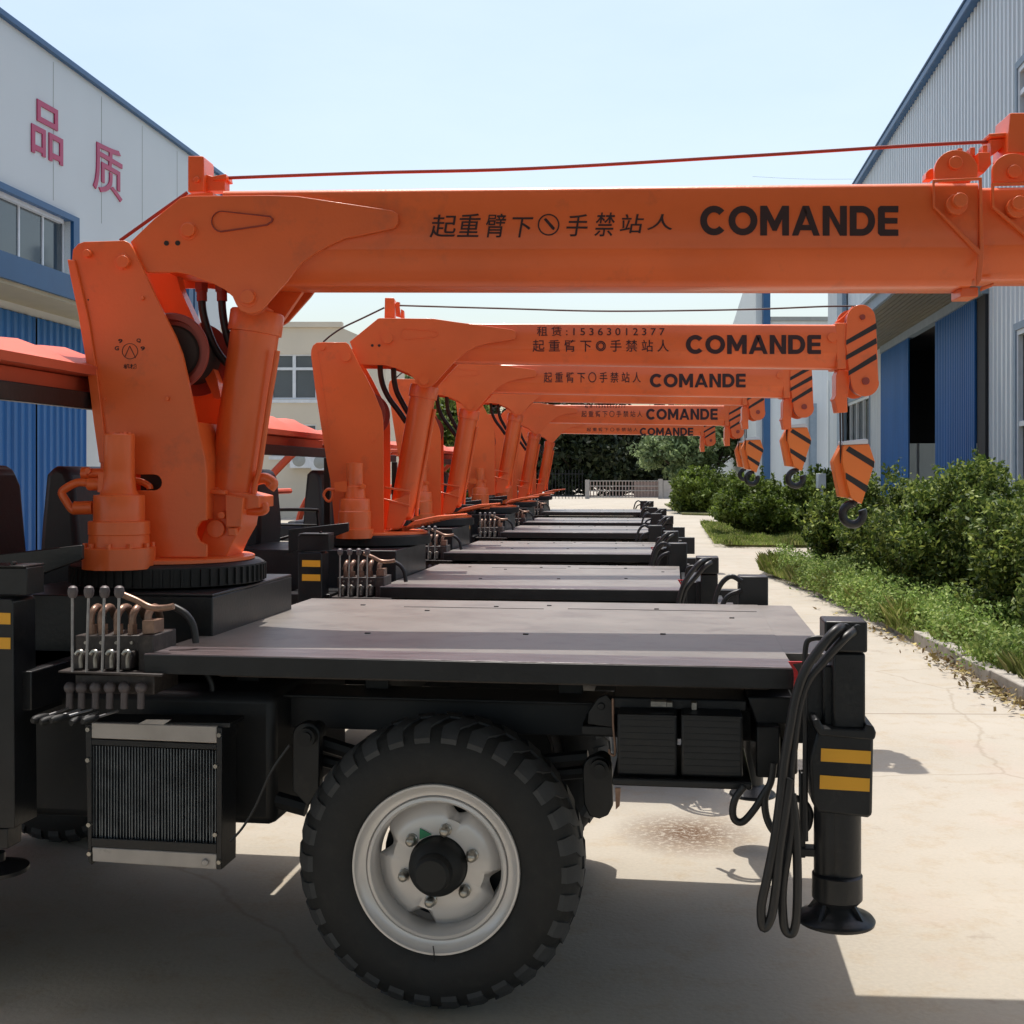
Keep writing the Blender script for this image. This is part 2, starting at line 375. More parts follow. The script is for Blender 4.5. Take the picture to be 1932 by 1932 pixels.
def slab(name, pts, z0, z1, m, **k):
    b = MB(); n = len(pts)
    b.add([(x, y, z0) for x, y in pts] + [(x, y, z1) for x, y in pts], [tuple(range(n)), tuple(range(2 * n - 1, n - 1, -1))] + [(i, (i + 1) % n, n + (i + 1) % n, n + i) for i in range(n)])
    return b.build(name, m, **k)
KL = [(3.15, 4.0), (3.55, 8.46), (3.73, 10.7), (3.92, 13.2), (4.15, 16.5), (4.35, 19.3), (4.9, 20.6), (6.0, 20.9), (7.0, 20.9)]
struct(slab('planter_soil', [(x + .12, y) for x, y in KL[:-3]] + [(4.95, 20.45), (7.0, 20.7), (5.2, 4.0)], -.05, .09, 'soil'))
P2 = [(4.75, 27.0), (6.2, 26.6), (8.1, 26.6), (9.2, 40), (7.4, 40), (6.1, 37), (5.0, 31)]
struct(slab('planter_soil', P2, -.05, .08, 'soil'))
P3 = [(6.7, 48), (9.0, 46), (11.5, 47), (12.0, 64), (8.0, 64)]
struct(slab('planter_soil', P3, -.05, .08, 'soil'))
kb = MB()
for i in range(len(KL) - 1):
    (x0, y0), (x1, y1) = KL[i], KL[i + 1]
    L = math.hypot(x1 - x0, y1 - y0); k = max(1, round(L / .8))
    for j in range(k):
        a = j / k + .006; b = (j + 1) / k - .006
        p = Vector((x0 + (x1 - x0) * a, y0 + (y1 - y0) * a)); r = Vector((x0 + (x1 - x0) * b, y0 + (y1 - y0) * b))
        d = (r - p).normalized(); nn = Vector((d.y, -d.x)) * .13; o = Vector((rnd.uniform(-.008, .008), 0))
        h = .125 + rnd.uniform(-.008, .008)
        c = [p + o, r + o, r + o + nn, p + o + nn]
        kb.add([(w.x, w.y, -.02) for w in c] + [(w.x, w.y, h) for w in c], [(0, 1, 2, 3), (7, 6, 5, 4), (0, 1, 5, 4), (1, 2, 6, 5), (2, 3, 7, 6), (3, 0, 4, 7)])
struct(kb.build('kerb', 'kerb', bevel=.012))

# ------------------------------------------------------------------ left hall
def corr(mb, fr, u0, u1, z0, z1, v, pitch=.22, dep=.05, th=.02):
    n = max(1, round((u1 - u0) / pitch)); p = (u1 - u0) / n; L = []
    for i in range(n):
        a = u0 + i * p
        L += [(a, v), (a + p * .30, v), (a + p * .40, v + dep), (a + p * .85, v + dep), (a + p * .95, v)]
    L.append((u1, v)); k = len(L); vs = [fr.w(u, w, z0) for u, w in L] + [fr.w(u, w, z1) for u, w in L]
    mb.add(vs, [(i, i + 1, k + i + 1, k + i) for i in range(k - 1)])
LB = Fr(-7.73, 18.4, 0); LB.c, LB.s = .0946, -.9955; LB.yaw = math.degrees(math.atan2(LB.s, LB.c))
t = thing('industrial_hall', LB, 'long pale hall on the left with blue roof trim, blue sliding doors and red characters', 'hall')
ue = LB.px((416, 500), 0)[0]; u0 = -12.0; ZR = 1.6 + 863 / F_PX * 18.4
zs0 = 4.70; zw1 = 5.92
wl_ = LB.px((133, 450), 0)[0]
b = MB()
b.box(LB, u0, ue, 0, .25, zw1, ZR)
b.box(LB, wl_, ue, 0, .25, 0, zw1)
b.box(LB, u0, wl_, 0, .25, 4.12, zs0 + .1)
b.box(LB, LB.px((157, 900), 0)[0], wl_, 0, .25, 0, 4.12) if LB.px((157, 900), 0)[0] < wl_ else None
b.box(LB, u0, ue, .25, 14, ZR - 1.2, ZR - 1.0)
b.box(LB, ue - .2, ue, .25, 14, 0, ZR - 1.2)
b.build('wall', 'wall', t)
b = MB(); k = 0
for i in range(12):
    u = ue - .9 - i * 1.85
    if u > u0: b.box(LB, u, u + .012, -.004, .004, zw1 + .2, ZR - .1)
b.build('panel_joint', 'grey', t)
b = MB(); b.box(LB, u0, ue + .08, -.08, .4, ZR, ZR + .10); b.box(LB, ue, ue + .05, -.1, .1, 6, ZR - .001); b.build('roof_trim', 'blue', t, bevel=.01)
b = MB(); b.box(LB, u0, wl_ + .22, -.06, .1, zw1 - .02, zw1 + .08); b.box(LB, wl_, wl_ + .22, -.06, .1, zs0 + .05, zw1 - .02); wb = b.build('window_surround', 'blue', t)
win = MB(); win.box(LB, u0, wl_ - .02, .12, .14, zs0 + .1, zw1 - .02); win.build('window', 'glass', t)
b = MB(); uu = wl_
stepu = LB.px((87, 450), .05)[0] - LB.px((42, 450), .05)[0]
uu = LB.px((87, 450), .05)[0]
b.box(LB, wl_ - .07, wl_ - .02, .10, .119, zs0 + .1, zw1 - .02)
while uu > u0:
    b.box(LB, uu - .022, uu + .022, .10, .119, zs0 + .1, zw1 - .02); uu -= stepu
b.box(LB, u0, wl_ - .17, .04, .12, zs0 + .1, zs0 + .18); b.box(LB, u0, wl_ - .17, .04, .12, zw1 - .09, zw1 - .02)
b.build('window_frame', 'frame', t)
# canopy
ucan = LB.px((160, 560), -.9)[0]
b = MB(); b.box(LB, u0, ucan + 3, -.92, -.86, 4.30, 4.66); b.build('canopy_fascia', 'blue', t)
b = MB(); b.box(LB, u0, ucan + 3, -.86, -.01, 4.24, 4.32); cs = b.build('canopy_soffit', 'soffit', t)
b = MB(); b.box(LB, u0, ucan + 3, -.86, -.01, 4.54, 4.60); b.build('canopy_roof', 'corr', t)
b = MB(); ud = LB.px((157, 900), 0)[0]; um = LB.px((62, 900), 0)[0]; dw = ud - um
b = MB(); corr(b, LB, um + .03, ud, .05, 4.1, -.06, .22, .03); b.build('sliding_door', 'bluedoor', t)
b = MB(); corr(b, LB, um - dw, um - .03, .05, 4.1, -.06, .22, .03); b.build('sliding_door', 'bluedoor', t)
b = MB(); corr(b, LB, um - 2 * dw, um - dw - .06, .05, 4.1, -.06, .22, .03); b.build('sliding_door', 'bluedoor', t)
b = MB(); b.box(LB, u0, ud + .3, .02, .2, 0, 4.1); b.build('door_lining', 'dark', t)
b = MB(); dp = LB.px((349, 600), -.05)[0]; dq = LB.px((367, 600), -.05)[0]
b.box(LB, dp, dp + (dq - dp) * .45, -.14, -.03, 0, 6.2); b.box(LB, dp + (dq - dp) * .6, dq, -.14, -.03, 0, 6.2); b.build('downpipe', 'blue', t)
for ch, (x0, y0), (x1, y1), (x2, y2) in (('品', H((188, 560))[0], H((372, 665))[0], H((188, 890))[0]), ('质', H((550, 795))[0], H((720, 900))[0], H((550, 1105))[0])):
    b = MB(); v_ = -.022; lettering(b, LB, ch, (x0, y0), (x1, y1 + 0), (x2, y2), v_, .008)
    # real raised letters: add depth
    n = len(b.v); dv = LB.w(0, .02, 0) - LB.w(0, 0, 0)
    ed = {}
    for f in b.f:
        for i in range(len(f)):
            e = (f[i], f[(i + 1) % len(f)]); ed[e] = 1
    rim = [e for e in ed if (e[1], e[0]) not in ed]
    b.v += [p + dv for p in b.v[:n]]; b.f += [(e[0], e[1], e[1] + n, e[0] + n) for e in rim]
    b.build('sign_character', 'sign', t)

# ------------------------------------------------------------------ cream building
FB = Fr(0, 45, 0)
t = thing('office_building', FB, 'cream two-storey office building behind the trucks with white windows', 'building')
X = lambda p: FB.px((p, 0), 0)[0]
Zp = lambda y: FB.px((0, y), 0)[1]
b = MB(); xl, xr = X(400), X(728)
wins = [(512, 597, 668, 753), (612, 690, 668, 753), (512, 597, 800, 860), (612, 690, 800, 860)]
outer = [(xl, 0), (xr, 0), (xr, Zp(640)), (X(685), Zp(636)), (X(644), Zp(618)), (xl, Zp(618))]
holes = [[(X(a), Zp(d)), (X(c), Zp(d)), (X(c), Zp(b_)), (X(a), Zp(b_))] for a, c, b_, d in wins]
b.prism(FB, [outer] + holes, 0, .35); b.box(FB, xl, xr - .1, .36, 9, 0, Zp(645)); b.build('wall', 'cream', t)
b = MB(); b.box(FB, xl, X(646), -.12, .3, Zp(618) + .005, Zp(618) + .2); b.build('parapet', 'cream', t)
for a, c, y0, y1 in wins:
    fb = MB(); U0, U1, Z0, Z1 = X(a) - .04, X(c) + .04, Zp(y1) - .04, Zp(y0) + .04
    um_ = (U0 + U1) / 2; zt = Z0 + (Z1 - Z0) * .64
    for (p, r, s_, t_) in ((U0, U1, Z0, Z0 + .1), (U0, U1, Z1 - .1, Z1), (U0, U0 + .09, Z0 + .1, Z1 - .1), (U1 - .09, U1, Z0 + .1, Z1 - .1), (um_ - .06, um_ + .06, Z0 + .1, Z1 - .1), (U0 + .09, um_ - .06, zt, zt + .1), (um_ + .06, U1 - .09, zt, zt + .1)):
        fb.box(FB, p, r, .06, .13, s_, t_)
    fb.box(FB, U0 - .05, U1 + .05, -.06, .05, Z0 - .1, Z0 + .02)
    w = fb.build('window', 'frame', t)
    pb = MB(); pb.box(FB, U0 + .02, U1 - .02, .16, .18, Z0 + .02, Z1 - .02); pb.build('pane', 'glass', w)
for (x, y) in ((568, 868), (608, 872)):
    ac = MB(); p = FB.px((x, y), -.4); ac.box(FB, p[0] - .42, p[0] + .42, -.4, -.02, p[1] - .3, p[1] + .3); o = ac.build('air_conditioner', 'frame', t, bevel=.03)
    ac = MB(); ac.lathe(FB.w(p[0] - .08, -.43, p[1]), (0, 1, 0), [(.2, 0), (.24, .03), (.24, .05)], 24); ac.build('fan_grille', 'grey', o)

# ------------------------------------------------------------------ right hall
RB = Fr(7.29, 19.0, 0); RB.c, RB.s = -.1328, .9911; RB.yaw = math.degrees(math.atan2(RB.s, RB.c))
t = thing('corrugated_workshop', RB, 'corrugated pale steel workshop on the right with blue sliding doors and canopy', 'workshop')
Ru = lambda x, y=700: RB.px((x, y), 0)[0]
ZT = 9.0; uE = Ru(1562); uN = Ru(1932) + 4.0; ZC = 4.5
d_l0, d_l1 = Ru(Fq((975, 800))[0][0]), Ru(Fq((1168, 800))[0][0]); d_r0, d_r1 = Ru(Fq((1355, 800))[0][0]), Ru(Fq((1632, 800))[0][0]); fj = Ru(Fq((1690, 800))[0][0])
w0 = Ru(Fq((1868, 800))[0][0]); wz1 = RB.px(Fq((1868, 450))[0], 0)[1]
lw0, lw1 = Ru(Fq((700, 1200))[0][0]), Ru(Fq((880, 1200))[0][0]); lz0, lz1 = RB.px(Fq((790, 1560))[0], 0)[1], RB.px(Fq((790, 940))[0], 0)[1]
hw0 = Ru(1917); hz0, hz1 = RB.px((1925, 237), 0)[1], RB.px((1925, 180), 0)[1]
b = MB()
corr(b, RB, uE, hw0, ZC + .3, ZT, 0); corr(b, RB, hw0 + 1.4, uN, ZC + .3, ZT, 0)
corr(b, RB, hw0, hw0 + 1.4, ZC + .3, hz0, 0); corr(b, RB, hw0, hw0 + 1.4, hz1 + .5, ZT, 0)
corr(b, RB, uE, lw0, 0, ZC + .3, 0); corr(b, RB, lw1, d_l0, 0, ZC + .3, 0); corr(b, RB, lw0, lw1, lz1, ZC + .3, 0); corr(b, RB, lw0, lw1, 0, lz0, 0)
corr(b, RB, fj, w0, 0, ZC + .3, 0); corr(b, RB, w0, w0 + 2.0, wz1, ZC + .3, 0); corr(b, RB, w0, w0 + 2.0, 0, .9, 0); corr(b, RB, w0 + 2.0, uN, 0, ZC + .3, 0)
b.build('wall', 'corr', t)
b = MB(); b.box(RB, uE, uN, .5, 14, ZT - 1.6, ZT - 1.4); b.box(RB, uE, uE + .1, .06, 14, 0, ZT - 1.6); b.box(RB, uE, uN, .06, .5, ZT - .9, ZT - .8)
b.box(RB, uE, uE + .35, -.03, .05, 0, ZC); b.build('gable_wall', 'corr', t)
b = MB(); b.box(RB, uE - .1, uN, -.12, .1, ZT, ZT + .14); b.box(RB, uE - .1, uN, -.15, -.10, ZT + .142, ZT + .18); b.build('roof_trim', 'blue', t, bevel=.02)
b = MB(); b.box(RB, Ru(1590), Ru(1600), -.16, -.04, 0, ZT - .01); b.build('downpipe', 'plinth', t)
c0 = RB.px(Fq((845, 300))[0], -1.2)[0]; c0 = Ru(1600); c1 = fj + .1
b = MB(); b.box(RB, c0, c1, -1.24, -1.18, ZC + .02, ZC + .20); b.build('canopy_fascia', 'plinth', t)
b = MB(); b.box(RB, c0, c1, -1.30, -.01, ZC + .203, ZC + .26); b.build('canopy_roof', 'plinth', t)
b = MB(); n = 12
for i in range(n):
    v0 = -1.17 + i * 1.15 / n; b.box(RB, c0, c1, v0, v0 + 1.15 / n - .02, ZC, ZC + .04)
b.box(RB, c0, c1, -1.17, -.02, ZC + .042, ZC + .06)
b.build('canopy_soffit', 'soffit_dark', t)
b = MB(); b.box(RB, d_l0, fj, -.10, .04, ZC - .16, ZC - .005); b.build('door_track', 'plinth', t)
b = MB(); corr(b, RB, d_l0, d_l1, .03, ZC - .17, -.08, .13, .03); b.build('sliding_door', 'bluedoor', t)
b = MB(); corr(b, RB, d_r0, d_r1, .03, ZC - .17, -.08, .13, .03); b.build('sliding_door', 'bluedoor', t)
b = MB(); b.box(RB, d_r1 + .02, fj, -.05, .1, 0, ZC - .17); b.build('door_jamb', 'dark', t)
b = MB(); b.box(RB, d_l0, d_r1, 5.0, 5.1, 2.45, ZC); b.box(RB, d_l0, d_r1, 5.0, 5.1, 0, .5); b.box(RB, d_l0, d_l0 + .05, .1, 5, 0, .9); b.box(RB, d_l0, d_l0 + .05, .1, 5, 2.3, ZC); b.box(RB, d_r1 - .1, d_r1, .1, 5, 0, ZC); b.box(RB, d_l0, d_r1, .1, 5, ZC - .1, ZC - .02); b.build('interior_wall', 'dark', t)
b = MB()
for i in range(11):
    v = .7 + i * .4; b.box(RB, d_l0 + .06, d_l0 + .10, v, v + .05, .9, 2.3)
b.box(RB, d_l0 + .06, d_l0 + .12, .1, 5, 1.25, 1.33); b.box(RB, d_l0 + .06, d_l0 + .12, .1, 5, .86, .95); b.build('inner_window_bars', 'frame', t)
b = MB(); b.box(RB, d_l0 + 1.5, d_l0 + 2.6, 1.2, 2.2, 0, .9); b.cyl(RB.w(d_l0 + 1.9, 1.6, .9), RB.w(d_l0 + 1.9, 1.6, 1.5), .12); b.box(RB, d_l0 + 1.6, d_l0 + 2.3, 1.4, 1.8, 1.5, 1.9); b.build('machine', 'chassis', t, bevel=.03)
def rwin(U0, U1, Z0, Z1, cols, rows):
    f = MB(); f.box(RB, U0, U1, -.02, .1, Z1 - .1, Z1); f.box(RB, U0, U1, -.02, .1, Z0, Z0 + .1); f.box(RB, U0, U0 + .1, -.02, .1, Z0 + .1, Z1 - .1); f.box(RB, U1 - .1, U1, -.02, .1, Z0 + .1, Z1 - .1)
    o = f.build('window', 'plinth', t)
    f = MB()
    for i in range(1, cols):
        u = U0 + (U1 - U0) * i / cols; f.box(RB, u - .035, u + .035, .0, .07, Z0 + .1, Z1 - .1)
    for i in range(1, rows):
        z = Z0 + (Z1 - Z0) * i / rows; f.box(RB, U0 + .1, U1 - .1, .01, .065, z - .035, z + .035)
    f.box(RB, U0 + .1, U1 - .1, 0.0, .07, Z1 - .17, Z1 - .1); f.box(RB, U0 + .1, U0 + .17, 0, .07, Z0 + .1, Z1 - .17); f.build('frame', 'frame', o)
    f = MB(); f.box(RB, U0 + .05, U1 - .05, .08, .09, Z0 + .05, Z1 - .05); f.build('pane', 'glass', o)
rwin(w0, w0 + 2.0, .9, wz1, 2, 2); rwin(lw0, lw1, lz0, lz1, 4, 1); rwin(hw0, hw0 + 1.4, hz0, hz1 + .5, 2, 2)

# ------------------------------------------------------------------ middle white shed
MBd = Fr(0, 48, 0)
t = thing('white_shed', MBd, 'small white shed with blue corner post and plinth beyond the workshop', 'shed')
X = lambda p: MBd.px((p, 0), 0)[0]; Zp = lambda y: MBd.px((0, y), 0)[1]
b = MB(); b.box(MBd, X(1453), X(1700), 0, .3, Zp(918), Zp(606)); b.build('wall', 'corr', t)
b = MB(); b.box(MBd, X(1440), X(1453) - .01, -.1, .3, 0, Zp(440)); b.build('corner_post', 'blue', t)
b = MB(); b.box(MBd, X(1453), X(1700), -.1, .4, Zp(606) + .003, Zp(598)); b.build('roof_edge', 'grey', t)
b = MB(); b.box(MBd, X(1453) - .008, X(1700), -.08, .3, 0, Zp(918) - .004); b.build('plinth', 'plinth', t)
b = MB(); b.box(MBd, X(1525), X(1537), -.35, -.11, Zp(918), Zp(762)); b.build('downpipe', 'plinth', t)
# side wall running back
SW = Fr(X(1440), 48.2, 0); d = Vector((X(1440) * 0 + 1.6, 22.0)).normalized(); SW.c, SW.s = d.x, -d.y
b = MB(); b.prism(SW, [[(0, 0), (24, 0), (24, 5.2), (0, 10.4)]], 0, .25)
b.build('side_wall', 'wall', t)
b = MB()
for i in range(6):
    b.box(SW, 1.0 + i * 2.6, 2.9 + i * 2.6, -.05, -.01, 1.9, 3.6)
b.build('window', 'glass', t)
b = MB(); b.box(SW, 0, 24, -.06, -.005, 0, 1.1); b.build('side_plinth', 'plinth', t)
eb = Fr(0, 30, 0); p = eb.px((1551, 900), 0)
b = MB(); b.box(eb, p[0] - .09, p[0] + .10, 0, .25, 1.25, 1.62); o = b.build('utility_box', 'frame', None, bevel=.01, label='small white electric box beside the hanging hook at the workshop corner', category='electric box')
b = MB(); b.box(eb, p[0] - .02, p[0] + .04, .05, .12, 0, 1.245); b.build('post', 'frame', o)

# ------------------------------------------------------------------ unseen roof behind the camera, added to darken the near ground
SH = Fr(0, 0, 0)
t = thing('added_shade_roof', SH, 'unseen roof on blue posts, added to shade the near end of the yard', 'shade roof')
b = MB(); b.box(SH, -9, 9, -7.0, 3.45, 4.6, 4.7)
b.build('roof', 'grey', t)
b = MB(); b.box(SH, -9, 9, -6.9, -6.7, 4.3, 4.59); b.box(SH, -9, 9, 2.6, 2.8, 4.35, 4.59); b.build('roof_beam', 'blue', t)
for x in (-8.7, 8.5):
    b = MB(); b.box(SH, x, x + .2, 2.6, 2.8, 0, 4.349); b.build('roof_post', 'blue', t)

# ------------------------------------------------------------------ gate and fence
GF = Fr(0, 80, 0); X = lambda p: GF.px((p, 0), 0)[0]
t = thing('lattice_gate', GF, 'faded pinkish lattice gate closing the far end of the yard', 'gate')
b = MB(); b.box(GF, X(1104), X(1112), -.15, .15, 0, 1.25); b.box(GF, X(1242), X(1250), -.15, .15, 0, 1.3); b.build('gate_post', 'gatewhite', t)
b = MB(); x = X(1113)
while x < X(1241):
    b.box(GF, x, x + .07, -.03, .03, .06, 1.18); x += .21
b.build('bars', 'gate', t)
b = MB()
for z in (.06, .5, .8, 1.14): b.box(GF, X(1112), X(1242), -.05, -.035, z, z + .06)
b.build('rail', 'gatewhite', t)
b = MB(); b.box(GF, X(1196), X(1241), .05, .1, .1, 1.1); b.build('gate_panel', 'gate', t)
b = MB(); b.box(GF, X(1251), X(1275), -.1, .1, 0, 1.2); b.build('end_wall', 'gatewhite', None, label='short white wall section between the lattice gate and the pale tree', category='wall')
b = MB(); x = X(700)
while x < X(1102):
    b.box(GF, x, x + .04, .3, .34, 0, 1.9); x += .22
b.box(GF, X(700), X(1102), .35, .39, 1.6, 1.66); b.box(GF, X(700), X(1102), .35, .39, .2, .26); b.build('railing_fence', 'dark', None, label='dark bar fence left of the lattice gate under the shadowed trees', category='fence')

# ------------------------------------------------------------------ vegetation
rng = np.random.default_rng(5)
def leaf_mesh(name, pts, size, m, parent=None, flat=.0, elong=1.6, **tags):
    n = len(pts); d = rng.normal(size=(n, 3)); d[:, 2] += flat * 3; d /= np.linalg.norm(d, axis=1)[:, None]
    a = np.cross(d, rng.normal(size=(n, 3))); a /= np.linalg.norm(a, axis=1)[:, None]; b = np.cross(d, a)
    s = size * rng.uniform(.55, 1.35, n)[:, None]
    a = a * s * elong * .5; b = b * s * .5
    v = np.stack([pts - a, pts + b * .8 - a * .1, pts + a, pts - b * .8 - a * .1], 1).reshape(-1, 3).astype(np.float32)
    me = bpy.data.meshes.new(name); me.vertices.add(4 * n); me.vertices.foreach_set('co', v.ravel())
    me.loops.add(4 * n); me.loops.foreach_set('vertex_index', np.arange(4 * n, dtype=np.int32))
    me.polygons.add(n); me.polygons.foreach_set('loop_start', np.arange(0, 4 * n, 4, dtype=np.int32)); me.polygons.foreach_set('loop_total', np.full(n, 4, dtype=np.int32))
    me.update(); me.validate(); me.materials.append(M[m])
    o = bpy.data.objects.new(name, me); COL.objects.link(o)
    if parent: o.parent = parent; 
    for k, w in tags.items(): o[k] = w
    return o
def crown_pts(c, r, n, clumps=40, cl=.28):
    """leaves gathered in clumps spread through an uneven ellipsoid, thicker near its outside"""
    c = np.array(c); r = np.array(r)
    d = rng.normal(size=(clumps, 3)); d /= np.linalg.norm(d, axis=1)[:, None]
    rad = rng.uniform(.25, 1, clumps) ** .5
    cc = d * rad[:, None] * rng.uniform(.8, 1.12, clumps)[:, None]
    idx = rng.integers(0, clumps, n); sz = cl * rng.uniform(.6, 1.3, clumps)
    e = rng.normal(size=(n, 3)); e /= np.linalg.norm(e, axis=1)[:, None]; e *= (rng.uniform(0, 1, n) ** .45)[:, None]
    p = (cc[idx] + e * sz[idx][:, None]) * r + c
    p = p[p[:, 2] > .04]
    return p
def sprigs(c, r, k, per=22, L=.35):
    """upright leafy shoots sticking out of the crown"""
    out = []
    for _ in range(k):
        a = rng.uniform(0, 2 * math.pi); h = rng.uniform(.1, 1); q_ = math.sqrt(max(0, 1 - h * h))
        p = np.array(c) + np.array(r) * np.array([q_ * math.cos(a), q_ * math.sin(a), h]) * .95
        dr = np.array([q_ * math.cos(a) * .5, q_ * math.sin(a) * .5, 1]) + rng.normal(size=3) * .25; dr /= np.linalg.norm(dr)
        t_ = rng.uniform(0, 1, per)[:, None]; out.append(p + dr * t_ * L * rng.uniform(.4, 1.1) + rng.normal(size=(per, 3)) * .02)
    return np.concatenate(out)
def plant(name, base, blobs, n, size, m, label, cat, group=None, trunk=None, clumps=45, cl=.28, sp=0, L=.35):
    o = bpy.data.objects.new(name, None); COL.objects.link(o); o.location = base; o['label'] = label; o['category'] = cat
    if group: o['group'] = group
    base = np.array(base); tot = sum(b[1][0] * b[1][1] * b[1][2] for b in blobs) or 1
    P_ = []
    for c, r in blobs:
        k = int(n * (r[0] * r[1] * r[2]) / tot); P_.append(crown_pts(c, r, k, clumps, cl))
        if sp: P_.append(sprigs(c, r, sp, L=L))
    leaf_mesh('crown', np.concatenate(P_), size, m, o)
    tb = MB(); th, tr = trunk or (blobs[0][0][2], .03)
    for i, (c, r) in enumerate(blobs):
        st = (rng.uniform(-.08, .08), rng.uniform(-.08, .08), 0) if not trunk else (0, 0, 0)
        mid = (c[0] * .35 + st[0] * .65, c[1] * .35 + st[1] * .65, c[2] * .5)
        tb.tube([st, mid, (c[0], c[1], c[2] + r[2] * .3)], tr * (1 if i == 0 else .6), 7, 4)
        for j in range(4):
            a = rng.uniform(0, 6.28); tb.tube([mid, (c[0] + r[0] * .6 * math.cos(a), c[1] + r[1] * .6 * math.sin(a), c[2] + r[2] * rng.uniform(-.2, .5))], tr * .4, 5, 0)
    tb.build('trunk' if trunk else 'stems', 'trunk', o)
    return o
BG = 'bushes in the planter along the workshop'
def bush(x, y, blobs, n, label, m='leaf', size=.04, sp=60, L=.3, grp=BG):
    plant('bush', (x, y, .08), blobs, int(n * 1.45), size, m, label, 'bush', grp, clumps=60, cl=.3, sp=sp, L=L)
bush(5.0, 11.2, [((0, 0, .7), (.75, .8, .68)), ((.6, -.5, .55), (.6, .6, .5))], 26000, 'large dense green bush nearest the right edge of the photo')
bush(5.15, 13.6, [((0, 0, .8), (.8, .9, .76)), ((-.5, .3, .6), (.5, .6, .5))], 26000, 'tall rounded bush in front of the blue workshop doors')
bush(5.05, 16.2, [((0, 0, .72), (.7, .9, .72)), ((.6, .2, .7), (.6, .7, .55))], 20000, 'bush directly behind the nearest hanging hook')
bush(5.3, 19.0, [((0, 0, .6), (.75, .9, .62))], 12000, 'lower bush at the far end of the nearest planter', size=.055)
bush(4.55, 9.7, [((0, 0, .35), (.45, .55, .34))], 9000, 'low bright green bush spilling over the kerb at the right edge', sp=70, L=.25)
bush(6.2, 30.6, [((0, 0, .75), (1.05, 1.4, .72))], 14000, 'yellow-green bush on the middle lawn left of the white shed', 'leafy', .07, 50)
bush(7.9, 31.5, [((0, 0, .8), (1.1, 1.4, .72))], 14000, 'yellow-green bush on the middle lawn beneath the white shed wall', 'leafy', .07, 50)
bush(7.6, 50, [((0, 0, .8), (1.1, 1.6, .95)), ((1.1, .5, .7), (1.0, 1.2, .8))], 12000, 'round far bush under the pale tree near the lattice gate', 'leafy', .1, 30)
plant('pale_tree', (8.6, 55, 0), [((0, 0, 3.1), (2.2, 2.0, 1.8)), ((-1.5, 0, 2.5), (1.5, 1.4, 1.2)), ((1.8, .3, 3.8), (1.8, 1.7, 1.6))], 26000, .14, 'leafp', 'pale green leafy tree right of the lattice gate', 'tree', None, (2.2, .12), clumps=60, cl=.28)
TG = 'shadowed trees beyond the lattice gate'
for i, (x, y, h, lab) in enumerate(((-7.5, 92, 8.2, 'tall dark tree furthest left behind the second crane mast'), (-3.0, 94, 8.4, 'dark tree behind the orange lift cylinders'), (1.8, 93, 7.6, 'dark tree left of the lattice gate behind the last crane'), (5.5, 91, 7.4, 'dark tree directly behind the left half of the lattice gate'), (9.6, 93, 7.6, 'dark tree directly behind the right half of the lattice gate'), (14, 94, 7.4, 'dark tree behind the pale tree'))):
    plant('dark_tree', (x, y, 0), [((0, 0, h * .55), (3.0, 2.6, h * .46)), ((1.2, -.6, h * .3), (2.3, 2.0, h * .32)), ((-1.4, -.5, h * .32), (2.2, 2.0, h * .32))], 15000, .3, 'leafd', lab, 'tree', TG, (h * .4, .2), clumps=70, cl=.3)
plant('roadside_tree', (-5.2, 62, 0), [((0, 0, 4.6), (2.2, 2.0, 2.6)), ((1.0, 0, 2.4), (1.7, 1.6, 1.8))], 20000, .17, 'leafp', 'olive green tree seen between the second crane mast and its lift cylinder', 'tree', None, (2.5, .14), clumps=70)
plant('roadside_tree', (-2.6, 60, 0), [((0, 0, 4.0), (1.7, 1.7, 2.3)), ((.6, 0, 2.0), (1.4, 1.4, 1.5))], 15000, .17, 'leaf', 'olive green tree seen between the second and third crane masts', 'tree', None, (2.2, .12), clumps=60)

